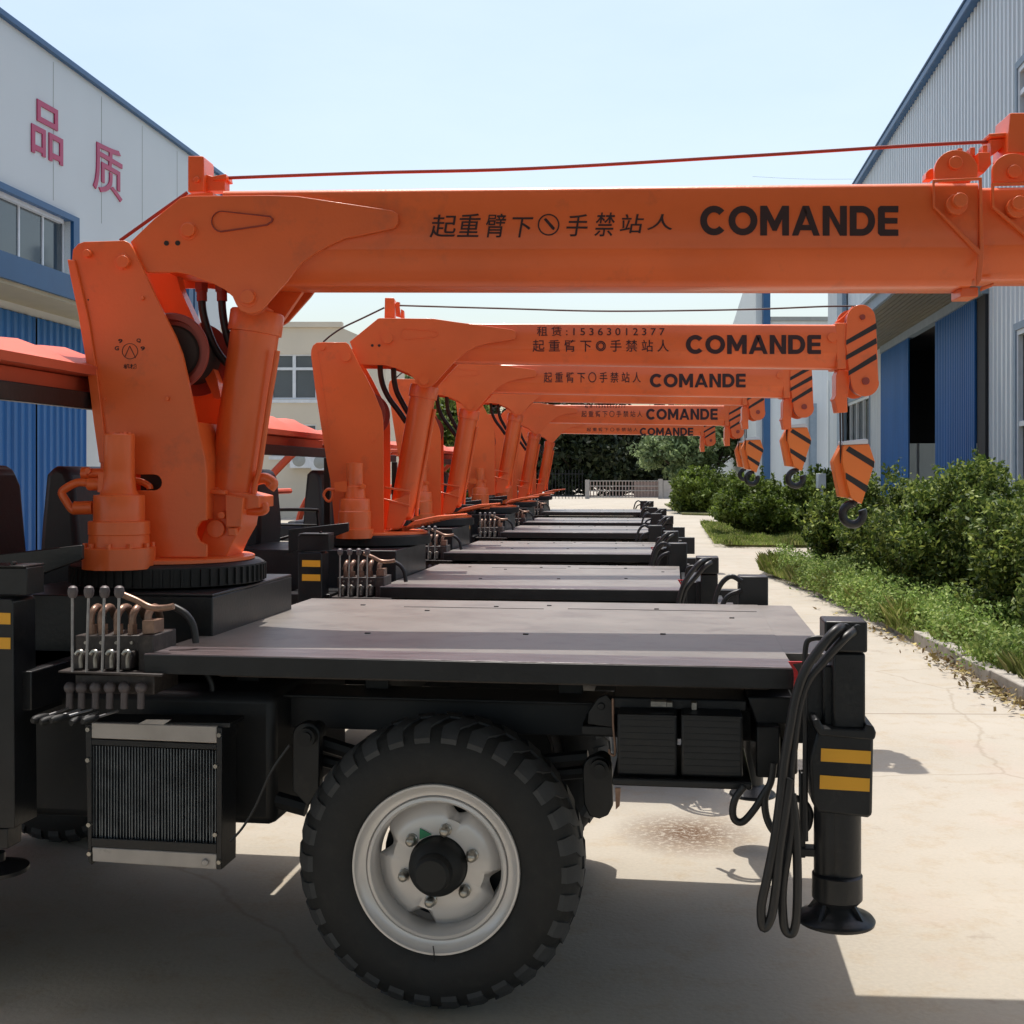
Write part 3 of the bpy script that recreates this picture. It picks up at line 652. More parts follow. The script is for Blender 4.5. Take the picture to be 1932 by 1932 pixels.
def blades(name, regions, m, label, cat, hmin, hmax, wd=.006):
    V = []; 
    for (poly, n, hs) in regions:
        poly = np.array(poly); lo, hi = poly.min(0), poly.max(0); out = np.zeros((0, 2))
        while len(out) < n:
            p = rng.uniform(lo, hi, (n, 2)); ins = np.zeros(n, bool); k = len(poly)
            for i in range(k):
                a, b_ = poly[i], poly[(i + 1) % k]
                cond = ((a[1] > p[:, 1]) != (b_[1] > p[:, 1])) & (p[:, 0] < (b_[0] - a[0]) * (p[:, 1] - a[1]) / (b_[1] - a[1] + 1e-9) + a[0]); ins ^= cond
            out = np.concatenate([out, p[ins]])
        p = out[:n]; dens = .55 + .6 * np.sin(p[:, 0] * 5.1 + 1.3 * np.sin(p[:, 1] * 2.3)) * np.sin(p[:, 1] * 3.7)
        h = rng.uniform(hmin, hmax, n) * hs * np.clip(dens, .35, 1.3); a = rng.uniform(0, 6.28, n); ln = rng.uniform(.1, .7, n) * h
        w_ = wd * rng.uniform(.7, 1.6, n)
        bx = np.stack([np.cos(a) * w_, np.sin(a) * w_], 1); tip = p + np.stack([np.cos(a + 1.57) * ln, np.sin(a + 1.57) * ln], 1); mid = p * .65 + tip * .35
        z0 = np.full(n, .07)
        V.append(np.stack([np.c_[p - bx, z0], np.c_[p + bx, z0], np.c_[mid + bx * .7, z0 + h * .6], np.c_[tip, z0 + h], np.c_[mid - bx * .7, z0 + h * .6]], 1).reshape(-1, 3))
    v = np.concatenate(V).astype(np.float32); n = len(v) // 5
    me = bpy.data.meshes.new(name); me.vertices.add(5 * n); me.vertices.foreach_set('co', v.ravel()); me.loops.add(5 * n)
    me.loops.foreach_set('vertex_index', np.arange(5 * n, dtype=np.int32)); me.polygons.add(n)
    me.polygons.foreach_set('loop_start', np.arange(0, 5 * n, 5, dtype=np.int32)); me.polygons.foreach_set('loop_total', np.full(n, 5, dtype=np.int32)); me.update(); me.validate()
    me.materials.append(M[m]); o = bpy.data.objects.new(name, me); COL.objects.link(o); o['kind'] = 'stuff'; o['label'] = label; o['category'] = cat
near = [(3.66, 8.6), (3.8, 10.7), (3.95, 13.2), (4.1, 16.3), (4.15, 18.5), (4.25, 20.6), (6.5, 20.7), (5.6, 12), (4.9, 8.4)]
blades('grass', [(near, 60000, 1.0), ([(3.72, 11.5), (3.88, 13.2), (3.98, 16.5), (3.95, 19.5), (4.35, 20.6), (4.6, 16), (4.3, 11.5)], 26000, 1.25)], 'grass', 'long bright grass and weeds growing along the kerb', 'grass', .07, .24, .0045)
blades('grass', [(P2, 26000, 1.0), ([(P2[0][0] - .3, 26.8), (5.0, 26.4), (8.1, 26.4), (8.1, 27.4), (5.2, 31), (6.4, 37.5), (5.8, 37.5)], 14000, 1)], 'grass', 'short pale grass on the middle lawn by the drive', 'grass', .06, .18, .012)
# weeds: leafy tufts over the kerb
P_ = []
for i in range(460):
    t_ = rng.uniform(0, 1); y = 9.2 + t_ * 10.6; x = np.interp(y, [8.46, 10.7, 13.2, 16.5, 19.3, 20.6], [3.55, 3.73, 3.92, 4.15, 4.35, 4.9]) + rng.uniform(-.16 if y > 12.5 else .03, .85)
    h = rng.uniform(.12, .44); k = 110
    tt = rng.uniform(0, 1, k); P_.append(np.c_[x + rng.normal(size=k) * .07 * (1.3 - tt * .6), y + rng.normal(size=k) * .07, .08 + tt * h])
leaf_mesh('weeds', np.concatenate(P_), .026, 'weed', kind='stuff', label='leafy weeds mixed in the grass beside the kerb', category='weeds')
P_ = []
for (cx, cy, sx, sy, n) in ((3.72, 9.9, .10, .35, 420), (3.56, 8.9, .10, .3, 300), (3.66, 12.0, .06, 1.2, 90), (3.52, 8.0, .1, .3, 160)):
    P_.append(np.c_[rng.normal(cx, sx, n), rng.normal(cy, sy, n), np.abs(rng.normal(0, .03, n)) + .012])
leaf_mesh('leaf_litter', np.concatenate(P_), .035, 'litter', flat=.6, kind='stuff', label='dry brown leaves scattered along the kerb foot', category='leaves')
w = MB(); a_ = Fr(0, 60, 0); w.tube([a_.w(*(lambda q2: (q2[0], 0, q2[1]))(a_.px(p, 0))) for p in ((1420, 333), (1530, 338), (1700, 337))], .005, 5); w.build('overhead_wire', 'dark', None, label='thin wire in the sky above the first boom near the workshop roof', category='wire')

# ------------------------------------------------------------------ crane truck, the nearest one
TF = Fr(-1.106, 3.66, 8)
C1 = Fr(-1.27, 4.52, 4)
GRP = 'orange crane trucks parked side by side'
T1 = thing('crane_truck', TF, 'nearest crane truck with thick orange boom across the picture and big black wheel', 'crane truck', GRP)
DZ = 1.06
dl, dr = 0.0, TF.px((1498, 1262), 0)[0]
def deck(fr, t, L, zt, W_=1.67):
    b = MB(); b.box(fr, 0, L, .165, W_, zt - .012, zt); b.box(fr, .1, L - .01, W_ + .001, W_ + .02, zt - .07, zt - .004)
    o = b.build('deck', 'deck', t, bevel=.002)
    b = MB(); b.prism(fr, [[(0, zt + .002), (L, zt + .002), (L, zt - .058), (0, zt - .052)]], 0, .163)
    b.build('deck_edge', 'deck_edge', o, bevel=.003)
    b = MB(); b.box(fr, .003, L - .003, -.004, .012, zt - .058, zt - .001); b.build('skirt', 'black', o, bevel=.002)
    b = MB()
    for i, (fu, fv) in enumerate(((.28, .33), (.31, .75), (.56, .36), (.55, .9), (.8, .4), (.78, .86), (.93, .7), (.15, .85), (.44, .86))):
        b.box(fr, fu * L, fu * L + .018, fv * W_, fv * W_ + .014, zt, zt + .003)
    b.box(fr, .25 * L, .55 * L, .83 * W_, .83 * W_ + .004, zt, zt + .0015); b.box(fr, .6 * L, L - .02, .84 * W_, .84 * W_ + .004, zt, zt + .0015)
    b.build('weld_marks', 'dark', o)
    return o
dk = deck(TF, T1, dr, DZ)
b = MB(); b.box(TF, dr - .001, dr + .135, .30, 1.67, DZ - .06, DZ - .002); b.build('rear_plate', 'deck', dk)
# chassis under the deck
b = MB(); b.pbox(TF, (412, 1272), (1452, 1302), .12, .2); b.build('sub_rail', 'grimy', T1, bevel=.004)
b = MB(); b.pbox(TF, (330, 1305), (1460, 1400), .42, .50); b.pbox(TF, (330, 1305), (1460, 1340), .35, .56)
b.box(TF, -.2, 2.0, 1.15, 1.25, .78, .96); b.box(TF, -1.6, -.2, .42, .5, .78, .97); b.box(TF, -1.6, -.2, 1.15, 1.25, .78, .97)
for u in (.1, .55, 1.2, 1.75): b.box(TF, u, u + .08, .501, 1.149, .80, .93)
b.build('chassis_frame', 'chassis', T1, bevel=.003)
b = MB(); b.box(TF, -.75, .32, .26, 1.1, .48, .90); b.box(TF, -1.7, -.75, .2, 1.3, .50, .98); b.build('gearbox', 'chassis', T1, bevel=.03)
b = MB(); b.tube([TF.P((600, 1400), .3), TF.P((810, 1450), .3), TF.P((1110, 1430), .3)], .025, 8); b.tube([TF.P((590, 1430), .3), TF.P((810, 1475), .3), TF.P((1120, 1455), .3)], .02, 8); b.build('leaf_spring', 'chassis', T1)
wu, wz = TF.px((822, 1640), .05)
b = MB(); b.cyl(TF.w(wu, .3, wz), TF.w(wu, 1.5, wz), .06); b.lathe(TF.w(wu, .8, wz), TF.w(0, 1, 0) - TF.w(0, 0, 0), [(.06, -.2), (.14, -.1), (.16, 0), (.14, .1), (.06, .2)], 20); b.build('rear_axle', 'chassis', T1)
def bracket(pts, hole, rr):
    b = MB(); b.pp(TF, pts, .2, .24); o = b.build('spring_bracket', 'black', T1, bevel=.004)
    b = MB(); b.pin(TF, hole, rr, .17, .3); b.pin(TF, hole, rr * .55, .16, .2); b.build('pivot_bush', 'black_matt', o)
    return o
bracket(arc(*WZ((140, 320))[0], 26, 180, 0, 10) + WZ((218, 640), (150, 735), (60, 640)), WZ((138, 330))[0], 17)
bracket(arc(*WZ((1850, 520))[0], 28, 180, 0, 10) + J((250, 1120), (225, 1170), (180, 1188), (130, 1175), (100, 1110)), J((180, 935))[0], 18)
b = MB(); b.pp(TF, J((120, 700), (125, 640), (170, 570), (215, 548), (245, 580), (262, 720)), .2, .24); b.pin(TF, J((190, 610))[0], 7, .195, .2); b.pbox(TF, J((90, 710))[0], J((265, 760))[0], .22, .5); b.build('shock_mount', 'black', T1, bevel=.003)
b = MB(); b.pp(TF, J((262, 1030), (290, 1030), (285, 1120), (265, 1140)), .22, .23); b.tube([TF.P(p, .15) for p in J((250, 570), (252, 700), (262, 850), (235, 850), (232, 830))], .004, 6); b.build('small_pipe', 'copper', T1)
# batteries
bt = MB(); bt.pbox(TF, J((245, 975))[0], J((965, 1042))[0], .04, .5); bt.pbox(TF, J((245, 560))[0], J((940, 640))[0], .16, .5); bat = bt.build('battery_tray', 'black', T1, bevel=.006)
for a_, c_ in (((272, 645), (580, 974)), ((600, 650), (918, 980))):
    b = MB(); b.pbox(TF, J(a_)[0], J(c_)[0], .06, .4)
    o = b.build('battery', 'chassis', bat, bevel=.008)
    b = MB(); p, q0 = J(a_)[0], J(c_)[0]
    for i in range(9):
        y = p[1] + 14 + (q0[1] - p[1] - 24) * i / 8; b.pbox(TF, (p[0] + 5, y), (q0[0] - 5, y + .5), .0588, .062)
    b.pbox(TF, (p[0] + 1, p[1] + 2), (q0[0] - 1, p[1] + 8), .054, .0615)
    b.build('casing_rib', 'black', o)
b = MB(); b.pbox(TF, J((445, 585))[0], J((525, 612))[0], .12, .18); b.pbox(TF, J((528, 590))[0], J((555, 612))[0], .12, .18); b.pbox(TF, J((655, 592))[0], J((680, 628))[0], .12, .18); b.build('cable_clamp', 'nut', bat)
b = MB(); b.pbox(TF, J((985, 710))[0], J((1110, 980))[0], .1, .4); b.pbox(TF, J((1110, 780))[0], J((1200, 960))[0], .2, .5); b.pp(TF, J((940, 560), (1200, 560), (1230, 700), (985, 705)), .15, 1.4); b.build('cross_member', 'black', T1, bevel=.006)
# wheel
def wheel(fr, t, u, v0, z, sgn=1, Ro=.428, detail=True):
    ax = (fr.w(0, 1, 0) - fr.w(0, 0, 0)) * sgn; o = fr.w(u, v0, z); tw = .235
    b = MB()
    prof = [(.245, .012), (.262, -.004), (.30, -.014), (.345, -.012), (.375, 0), (.402, .018), (Ro - .009, .040), (Ro - .005, .07), (Ro - .005, tw - .07), (Ro - .009, tw - .040), (.402, tw - .018), (.345, tw + .012), (.30, tw + .014), (.262, tw), (.245, tw - .02)]
    b.lathe(o, ax, prof, 96, closed=True)
    wh = b.build('wheel', 'rubber', t)
    b = MB(); e1 = (fr.w(1, 0, 0) - fr.w(0, 0, 0)); e2 = Vector((0, 0, 1)); n = 30
    for i in range(n):
        for side in (0, 1):
            a0 = 2 * math.pi * (i + .5 * side) / n; da = 2 * math.pi / n * .29
            secs = [(.388, -.001), (.402, .010), (Ro - .010, .030), (Ro + .001, .048), (Ro + .002, .13)] if side == 0 else [(.388, tw + .001), (.402, tw - .010), (Ro - .010, tw - .030), (Ro + .001, tw - .048), (Ro + .002, tw - .118)]
            vs = []
            for k, (r, h) in enumerate(secs):
                sh = .0 if k < 3 else -.05 * (k - 2)
                for rr in (r, r - .03):
                    for s_ in (-1, 1):
                        a = a0 + da * s_ + sh; vs.append(o + ax * h + (e1 * math.cos(a) + e2 * math.sin(a)) * rr)
            fs = []
            for k in range(len(secs) - 1):
                p = 4 * k; fs += [(p, p + 1, p + 5, p + 4), (p, p + 4, p + 6, p + 2), (p + 1, p + 3, p + 7, p + 5)]
            fs += [(0, 2, 3, 1), (4 * len(secs) - 4, 4 * len(secs) - 3, 4 * len(secs) - 1, 4 * len(secs) - 2)]
            b.add(vs, fs)
    b.build('tread', 'tread', wh)
    b = MB(); b.lathe(o, ax, [(.247, .015), (.252, .004), (.250, -.004), (.244, -.004), (.238, .006), (.225, .016), (.215, .018), (.211, .026), (.209, .014), (.200, .012), (.193, .02), (.190, .055), (.188, .10), (.196, .12), (.235, .05)], 96, closed=True)
    rim = b.build('rim', 'silver', wh)
    # disc with four scalloped hand holes
    n = 144; L = []
    for i in range(n):
        a = 2 * math.pi * i / n; r = .1885
        for ac in (70, 162, 252, 342):
            d_ = abs((math.degrees(a) - ac + 180) % 360 - 180)
            if d_ < 13: r = min(r, .1885 - .034 * math.cos(R(d_ / 13 * 90)))
        L.append((r, a))
    rings = [(1, .088), (.93, .076), (.86, .058), (.74, .050), (.55, .047), (.47, .046)]
    vs = []
    for f_, h in rings:
        for r, a in L:
            rr = r * f_ if f_ > .8 else .1885 * f_
            vs.append(o + ax * h + (e1 * math.cos(a) + e2 * math.sin(a)) * rr)
    for f_, h in rings[::-1]:
        for r, a in L:
            rr = r * f_ if f_ > .8 else .1885 * f_
            vs.append(o + ax * (h + .008) + (e1 * math.cos(a) + e2 * math.sin(a)) * rr)
    K = len(rings) * 2
    b = MB(); b.add(vs, [(k * n + i, k * n + (i + 1) % n, ((k + 1) % K) * n + (i + 1) % n, ((k + 1) % K) * n + i) for k in range(K) for i in range(n)]); b.build('wheel_disc', 'silver', wh)
    b = MB(); b.lathe(o, ax, [(.0, -.062), (.045, -.062), (.052, -.055), (.056, -.02), (.078, -.005), (.083, .01), (.085, .048), (.1, .05), (.1, .07), (0, .07)], 40); hub = b.build('hub', 'black_matt', wh)
    b = MB()
    for k in range(6):
        a = R(18 + 60 * k); p = o + (e1 * math.cos(a) + e2 * math.sin(a)) * .108
        b.lathe(p, ax, [(.019, .047), (.019, .040), (.0155, .038), (.015, .018), (.011, .012), (.006, .010)], 8 if k % 2 else 10)
    b.build('wheel_nuts', 'nut', wh)
    b = MB(); b.lathe(o, ax, [(.186, .14), (.186, .15)], 40); b.build('brake_drum', 'black_matt', wh)
    return wh, rim
wh, rim = wheel(TF, T1, wu, .045, wz)
s_ = Fr(TF.ox, TF.oy, TF.yaw)
b = MB(); b.pp(TF, WZ((808, 862), (876, 898), (806, 928)), .085, .09); b.build('sticker', 'green', wh)
b = MB(); b.tube([TF.P(p, .038) for p in WZ((886, 1552), (892, 1600), (886, 1640))], .0018, 5); b.build('weld_crack', 'dark', rim)
ALLW = wheel(TF, T1, wu, 1.66, wz, -1)
# front wheels far off to the left
wheel(TF, T1, wu - 1.95, .045, wz); wheel(TF, T1, wu - 1.95, 1.66, wz, -1)
# radiator / oil cooler
b = MB(); va = .0
b.pp(TF, A((500, 1080), (536, 1080), (536, 1905), (516, 1885)), va, va + .12); b.pp(TF, A((1270, 1095), (1302, 1100), (1300, 1932), (1270, 1930)), va, va + .12)
b.pp(TF, A((536, 1165), (1270, 1195), (1270, 1228), (536, 1200)), va, va + .12); b.pp(TF, A((536, 1745), (1270, 1780), (1270, 1838), (536, 1798)), va, va + .12)
b.pp(TF, A((500, 1060), (1350, 1070), (1350, 1098), (500, 1078)), va + .01, va + .13)
b.pp(TF, A((536, 1199), (1270, 1229), (1270, 1781), (536, 1746)), va + .09, va + .115)
rad = b.build('oil_cooler', 'black', T1, bevel=.002)
b = MB(); b.pp(TF, A((536, 1068), (1270, 1090), (1270, 1190), (536, 1160)), va - .002, va + .12); b.build('top_tank', 'alu', rad, bevel=.003)
b = MB(); b.pp(TF, A((540, 1800), (1270, 1840), (1268, 1931), (542, 1884)), va - .002, va + .12); b.pin(TF, A((1200, 1893))[0], 6.5, va - .01, va); b.build('bottom_tank', 'alu', rad, bevel=.003)
b = MB(); nf = 42
for i in range(nf):
    x = 546 + (1262 - 546) * i / (nf - 1); y0 = 1203 + (x - 546) * .042; y1 = 1744 + (x - 546) * .048; j_ = rnd.uniform(-2.5, 2.5)
    b.pp(TF, A((x, y0), (x + 5, y0), (x + 5 + j_, y1), (x + j_, y1)), va + .012, va + .09)
b.build('fins', 'fin', rad)
b = MB()
for p in ((512, 1110), (512, 1290), (518, 1670), (520, 1840), (1283, 1143), (1263, 1326), (1260, 1728), (1282, 1890)): b.pin(TF, A(p)[0], 4.2, va - .007, va + .01, 6)
b.build('bolts', 'nut', rad)
b = MB(); b.pp(TF, A((860, 1050), (1000, 1052), (960, 1080), (810, 1076)), va - .0, va + .01); b.build('label_plate', 'alu', rad)
b = MB(); b.tube([TF.P(p, .0) for p in A((1350, 1765), (1420, 1690), (1500, 1560), (1590, 1360), (1700, 1200))], .004, 6); b.build('brake_cable', 'hose', T1)
b = MB(); b.tube([TF.P(p, .3) for p in A((1340, 1440), (1450, 1440), (1560, 1500), (1800, 1570))], .028, 8); b.tube([TF.P(p, .5) for p in A((1350, 1500), (1550, 1430), (1700, 1340))], .03, 8); b.build('exhaust_pipe', 'chassis', T1)
b = MB(); b.box(TF, -.95, -.36, .28, .7, .5, .86)
for i in range(9): b.pbox(TF, A((240, 1150 + i * 40))[0], A((500, 1160 + i * 40))[0], .26, .3)
b.build('engine_grille', 'chassis', T1)
# valve bank with levers
LX = (425, 520, 612, 698)
b = MB(); b.pp(TF, A((440, 556), (888, 556), (888, 660), (440, 660)), .05, .2); b.pp(TF, A((440, 785), (905, 790), (905, 905), (440, 895)), .02, .2)
for x in (455, 545, 640, 735): b.pp(TF, A((x - 28, 660), (x + 25, 655), (x + 35, 680), (x + 25, 760), (x - 30, 760)), .0, .12)
b.pp(TF, A((810, 556), (900, 556), (900, 770), (810, 770)), .03, .2)
vb = b.build('valve_block', 'grimy', T1, bevel=.004)
b = MB(); b.pp(TF, A((340, 764), (950, 784), (950, 800), (340, 776)), -.03, .22); b.build('valve_shelf', 'grimy', vb, bevel=.002)
b = MB()
for x in (460, 545, 640, 735): b.tube([TF.P(p, -.0) for p in A((x - 15, 668), (x, 650), (x + 22, 655), (x + 12, 690), (x + 14, 745))], .006, 6)
for x in (500, 590, 680, 770): b.pin(TF, A((x, 600))[0], 3, .043, .05, 6)
b.build('fitting', 'nut', vb)
for i, x in enumerate(LX):
    xb = x + (0, -12, -12, -4)[i]
    b = MB(); b.cyl(TF.P(A((xb, 770))[0], -.045), TF.P(A((x, 330))[0], -.045), .0045, n=10); lv = b.build('lever', 'chrome', vb)
    b = MB(); b.lathe(TF.P(A((x + 2, 300))[0], -.045), (0, 0, 1), [(.0, -.018), (.009, -.018), (.014, -.01), (.0155, .002), (.013, .013), (.006, .018), (0, .0185)], 16); b.build('knob', 'knob', lv)
b = MB()
for x, dx in ((545, 30), (605, 40), (700, 45), (790, 30), (880, 30)):
    b.tube([TF.P(A((x - 8, 545))[0], .08), TF.P(A((x - 12, 450))[0], .08), TF.P(A((x + dx * .4, 398))[0], .10), TF.P(A((x + dx + 10, 395))[0], .16), TF.P(A((x + dx + 30, 450))[0], .28)], .0115, 10)
b.tube([TF.P(A(p)[0], .06) for p in ((705, 310), (800, 350), (880, 390), (960, 395), (1020, 385))], .010, 10)
b.build('hydraulic_pipe', 'copper', vb)
b = MB(); b.tube([TF.P(p, .12) for p in A((1020, 388), (1090, 430), (1135, 500), (1150, 600))], .011, 10)
b.tube([TF.P(p, .3) for p in A((1200, 760), (1245, 850), (1240, 960), (1190, 1040))], .010, 8); b.build('hydraulic_hose', 'hose', vb)
b = MB()
for x in (545, 610, 700, 782, 870): b.cyl(TF.P(A((x - 4, 560))[0], .08), TF.P(A((x - 4, 490))[0], .08), .0155, n=6)
b.pbox(TF, A((835, 470))[0], A((905, 545))[0], .05, .12); b.build('pipe_nut', 'copper', vb)
b = MB()
for x in (410, 480, 562, 645, 730, 828):
    b.ball(TF.P(A((x, 862))[0], -.01), .018); b.cyl(TF.P(A((x, 885))[0], -.01), TF.P(A((x - 2, 985))[0], -.01), .011, n=10)
b.build('rod_joint', 'knob', vb)
for a_, c_ in (((400, 985), (205, 1052)), ((470, 990), (255, 1062)), ((540, 990), (315, 1052)), ((575, 1005), (430, 1066)), ((690, 1000), (500, 1058))):
    b = MB(); b.cyl(TF.P(A(a_)[0], -.02), TF.P(A(c_)[0], -.14), .004, n=8); lv = b.build('lower_lever', 'chrome', vb)
    b = MB(); p0 = TF.P(A(c_)[0], -.14); d_ = (p0 - TF.P(A(a_)[0], -.02)).normalized(); b.lathe(p0 - d_ * .02, d_, [(.006, -.03), (.009, -.02), (.012, 0), (.0125, .02), (.008, .03)], 12); b.build('grip', 'black_matt', lv)
# front jack
def stripes(fr, rects, v, par):
    b = MB()
    for r in rects: b.pp(fr, r, v - .002, v)
    b.build('stripe', 'yellow', par)
fjk = MB(); va = -.05
fjk.pp(TF, A((-160, 345), (60, 342), (75, 360), (85, 1600), (85, 1690), (-160, 1690)), va, va + .13)
fjk.pp(TF, A((-100, 1690), (45, 1690), (45, 1810), (-100, 1810)), va + .02, va + .1)
fjk.pp(TF, A((-150, 160), (158, 160), (158, 320), (-150, 320)), va + .02, va + .12); fjk.pp(TF, A((-150, 145), (140, 147), (145, 158), (-150, 158)), va + .01, va + .13)
fj = fjk.build('front_jack', 'black', T1, bevel=.006)
stripes(TF, (A((-120, 420), (60, 425), (60, 492), (-120, 487)), A((-120, 565), (60, 570), (60, 637), (-120, 632))), va, fj)
b = MB(); b.pin(TF, A((70, 133))[0], 3, va + .02, va + .04); b.cyl(TF.P(A((-30, 1830))[0], va + .06), TF.P(A((-30, 1900))[0], va + .06), .03); b.lathe(TF.P(A((-30, 1915))[0], va + .06), (0, 0, 1), [(.10, -.012), (.10, 0), (.03, .02)], 28); b.build('jack_foot', 'black', fj)
b = MB(); b.box(TF, -.62, -.36, .0, 1.7, .88, 1.0); b.pp(TF, A((-100, 90), (480, 25), (480, 110), (-100, 330)), .25, .27); b.build('outrigger_beam', 'black', T1, bevel=.004)
# rear jack (near)
rj = MB(); va = -.09
rj.pbox(TF, D((1556, 1172))[0], D((1637, 1232))[0], va + .01, va + .14)
rj.pbox(TF, D((1572, 1232))[0], D((1633, 1376))[0], va + .02, va + .13)
rj.pbox(TF, D((1553, 1255))[0], D((1580, 1376))[0], va + .06, va + .12)
jk = rj.build('rear_jack', 'black', T1, bevel=.006)
b = MB(); b.pp(TF, J((1300, 735), (1590, 760), (1583, 1172), (1560, 1184), (1300, 1156), (1272, 1100), (1262, 900)), va, va + .14)
b.build('housing', 'black', jk, bevel=.008)
b = MB(); b.pp(TF, J((1275, 682), (1300, 672), (1318, 690), (1332, 725), (1545, 732), (1550, 702), (1590, 712), (1603, 745), (1598, 775), (1585, 785), (1310, 760), (1285, 720)), va - .008, va + .15); b.build('collar', 'black', jk, bevel=.005)
stripes(TF, (J((1320, 825), (1576, 840), (1574, 907), (1318, 892)), J((1314, 963), (1570, 981), (1568, 1048), (1312, 1033))), va, jk)
u_, z0_ = TF.px(J((1425, 1170))[0], va + .07); _, z1_ = TF.px(J((1425, 1460))[0], va + .07); _, z2_ = TF.px(J((1425, 1545))[0], va + .07)
b = MB(); b.cyl(TF.w(u_, va + .07, z0_ + .02), TF.w(u_, va + .07, z1_), .052); b.cyl(TF.w(u_ - .03, va + .07, z0_ + .02), TF.w(u_ - .03, va + .07, z2_ + .01), .045)
b.lathe(TF.w(u_ - .012, va + .07, z1_), (0, 0, -1), [(.06, 0), (.068, .006), (.068, .07), (.055, .085)], 32); b.build('outer_tube', 'black', jk)
uf, zf = TF.px(J((1395, 1705))[0], va + .07)
zc = TF.px(J((1395, 1780))[0], va - .03)[1]
b = MB(); b.cyl(TF.w(uf, va + .07, z2_ + .03), TF.w(uf, va + .07, zc + .06), .033)
b.lathe(TF.w(uf, va + .07, zc), (0, 0, 1), [(.104, 0), (.106, .008), (.10, .016), (.072, .024), (.045, .05), (.036, .085), (.034, .1)], 40)
for k in range(4):
    a = R(45 + 90 * k); e1 = Vector((math.cos(a), math.sin(a), 0)); c = TF.w(uf, va + .07, zc); e2 = Vector((-e1.y, e1.x, 0)) * .005
    b.add([c + e1 * .034 + e2 + Vector((0, 0, .012)), c + e1 * .092 + e2 + Vector((0, 0, .012)), c + e1 * .034 + e2 + Vector((0, 0, .09)), c + e1 * .034 - e2 + Vector((0, 0, .012)), c + e1 * .092 - e2 + Vector((0, 0, .012)), c + e1 * .034 - e2 + Vector((0, 0, .09))], [(0, 1, 2), (5, 4, 3), (0, 3, 4, 1), (1, 4, 5, 2), (2, 5, 3, 0)])
b.build('jack_foot', 'black', jk)
def hose(pts, r, vs, name='jack_hose', par=jk, mm='hose'):
    b = MB(); b.tube([TF.P(p, v if not isinstance(v, tuple) else v[0]) for p, v in zip(pts, vs)], r, 12); return b.build(name, mm, par)
v6 = -.13
hose(J((1440, 205), (1400, 215), (1330, 290), (1240, 420), (1190, 560), (1160, 720), (1130, 900), (1110, 1080), (1080, 1300), (1040, 1500), (1012, 1640), (1022, 1745), (1060, 1700), (1085, 1560), (1105, 1350), (1135, 1150), (1160, 980)), .0125, [-.07, v6] + [v6 - .02] * 15)
hose(J((1500, 215), (1440, 260), (1340, 370), (1250, 480), (1205, 620), (1180, 800), (1160, 1000), (1168, 1200), (1150, 1350), (1122, 1550), (1130, 1740), (1170, 1775), (1192, 1700), (1198, 1500), (1190, 1250), (1170, 1060)), .012, [-.08, v6] + [v6 + .005] * 14)
hose(J((1345, 262), (1290, 258), (1250, 275), (1238, 330), (1236, 420), (1238, 700), (1238, 1000), (1240, 1300)), .0075, [-.06] * 8)
hose(J((925, 1020), (880, 1080), (865, 1150), (880, 1195), (920, 1200), (975, 1140), (1025, 1060), (1060, 1000), (1075, 900)), .0105, [.02] * 9)
hose(J((1050, 1020), (1030, 1090), (1040, 1180), (1075, 1250), (1120, 1275), (1180, 1275)), .0105, [.02] * 6)
hose(J((1190, 1080), (1230, 1100), (1262, 1150), (1255, 1220), (1225, 1260), (1225, 1330), (1290, 1360)), .0095, [-.0] * 7)
b = MB(); b.pbox(TF, J((1210, 950))[0], J((1240, 1390))[0], -.02, .02); b.pbox(TF, J((1210, 1340))[0], J((1300, 1385))[0], -.03, .02); b.build('hose_bracket', 'black', jk, bevel=.003)
for p in ((1450, 210), (1510, 215)):
    b = MB(); b.pin(TF, J(p)[0], 9, -.1, -.07); b.build('hose_fitting', 'black', jk)
b = MB(); b.pp(TF, J((1150, 380), (1222, 380), (1222, 385), (1172, 392), (1200, 430), (1204, 470), (1190, 530), (1178, 530), (1182, 470), (1178, 425)), -.03, -.022); b.build('red_marker', 'red', T1)
b = MB(); b.box(TF, dr + .01, dr + .16, .05, 1.75, .84, .98); b.pp(TF, J((1225, 400), (1350, 400), (1340, 690), (1225, 690)), .0, .04); b.build('rear_outrigger_beam', 'black', T1, bevel=.005)
# far rear jack
fr_u, fr_z = TF.px((1421, 1087), 1.82)
b = MB(); b.box(TF, fr_u - .062, fr_u + .062, 1.80, 1.92, .55, fr_z); b.cyl(TF.w(fr_u, 1.86, .25), TF.w(fr_u, 1.86, .55), .045); b.lathe(TF.w(fr_u, 1.86, .22), (0, 0, 1), [(.1, 0), (.1, .012), (.045, .05), (.035, .1)], 28)
far_jack = b.build('far_rear_jack', 'black', T1, bevel=.006)
b = MB(); b.tube([TF.w(fr_u - .05, 1.79, fr_z - .02), TF.w(fr_u - .10, 1.78, fr_z + .0), TF.w(fr_u - .15, 1.78, fr_z - .06), TF.w(fr_u - .17, 1.78, fr_z - .2), TF.w(fr_u - .14, 1.79, fr_z - .4)], .011, 8)
b.tube([TF.w(fr_u - .05, 1.79, fr_z - .06), TF.w(fr_u - .12, 1.78, fr_z - .1), TF.w(fr_u - .16, 1.78, fr_z - .25), TF.w(fr_u - .2, 1.79, fr_z - .42)], .011, 8); b.build('jack_hose', 'hose', far_jack)

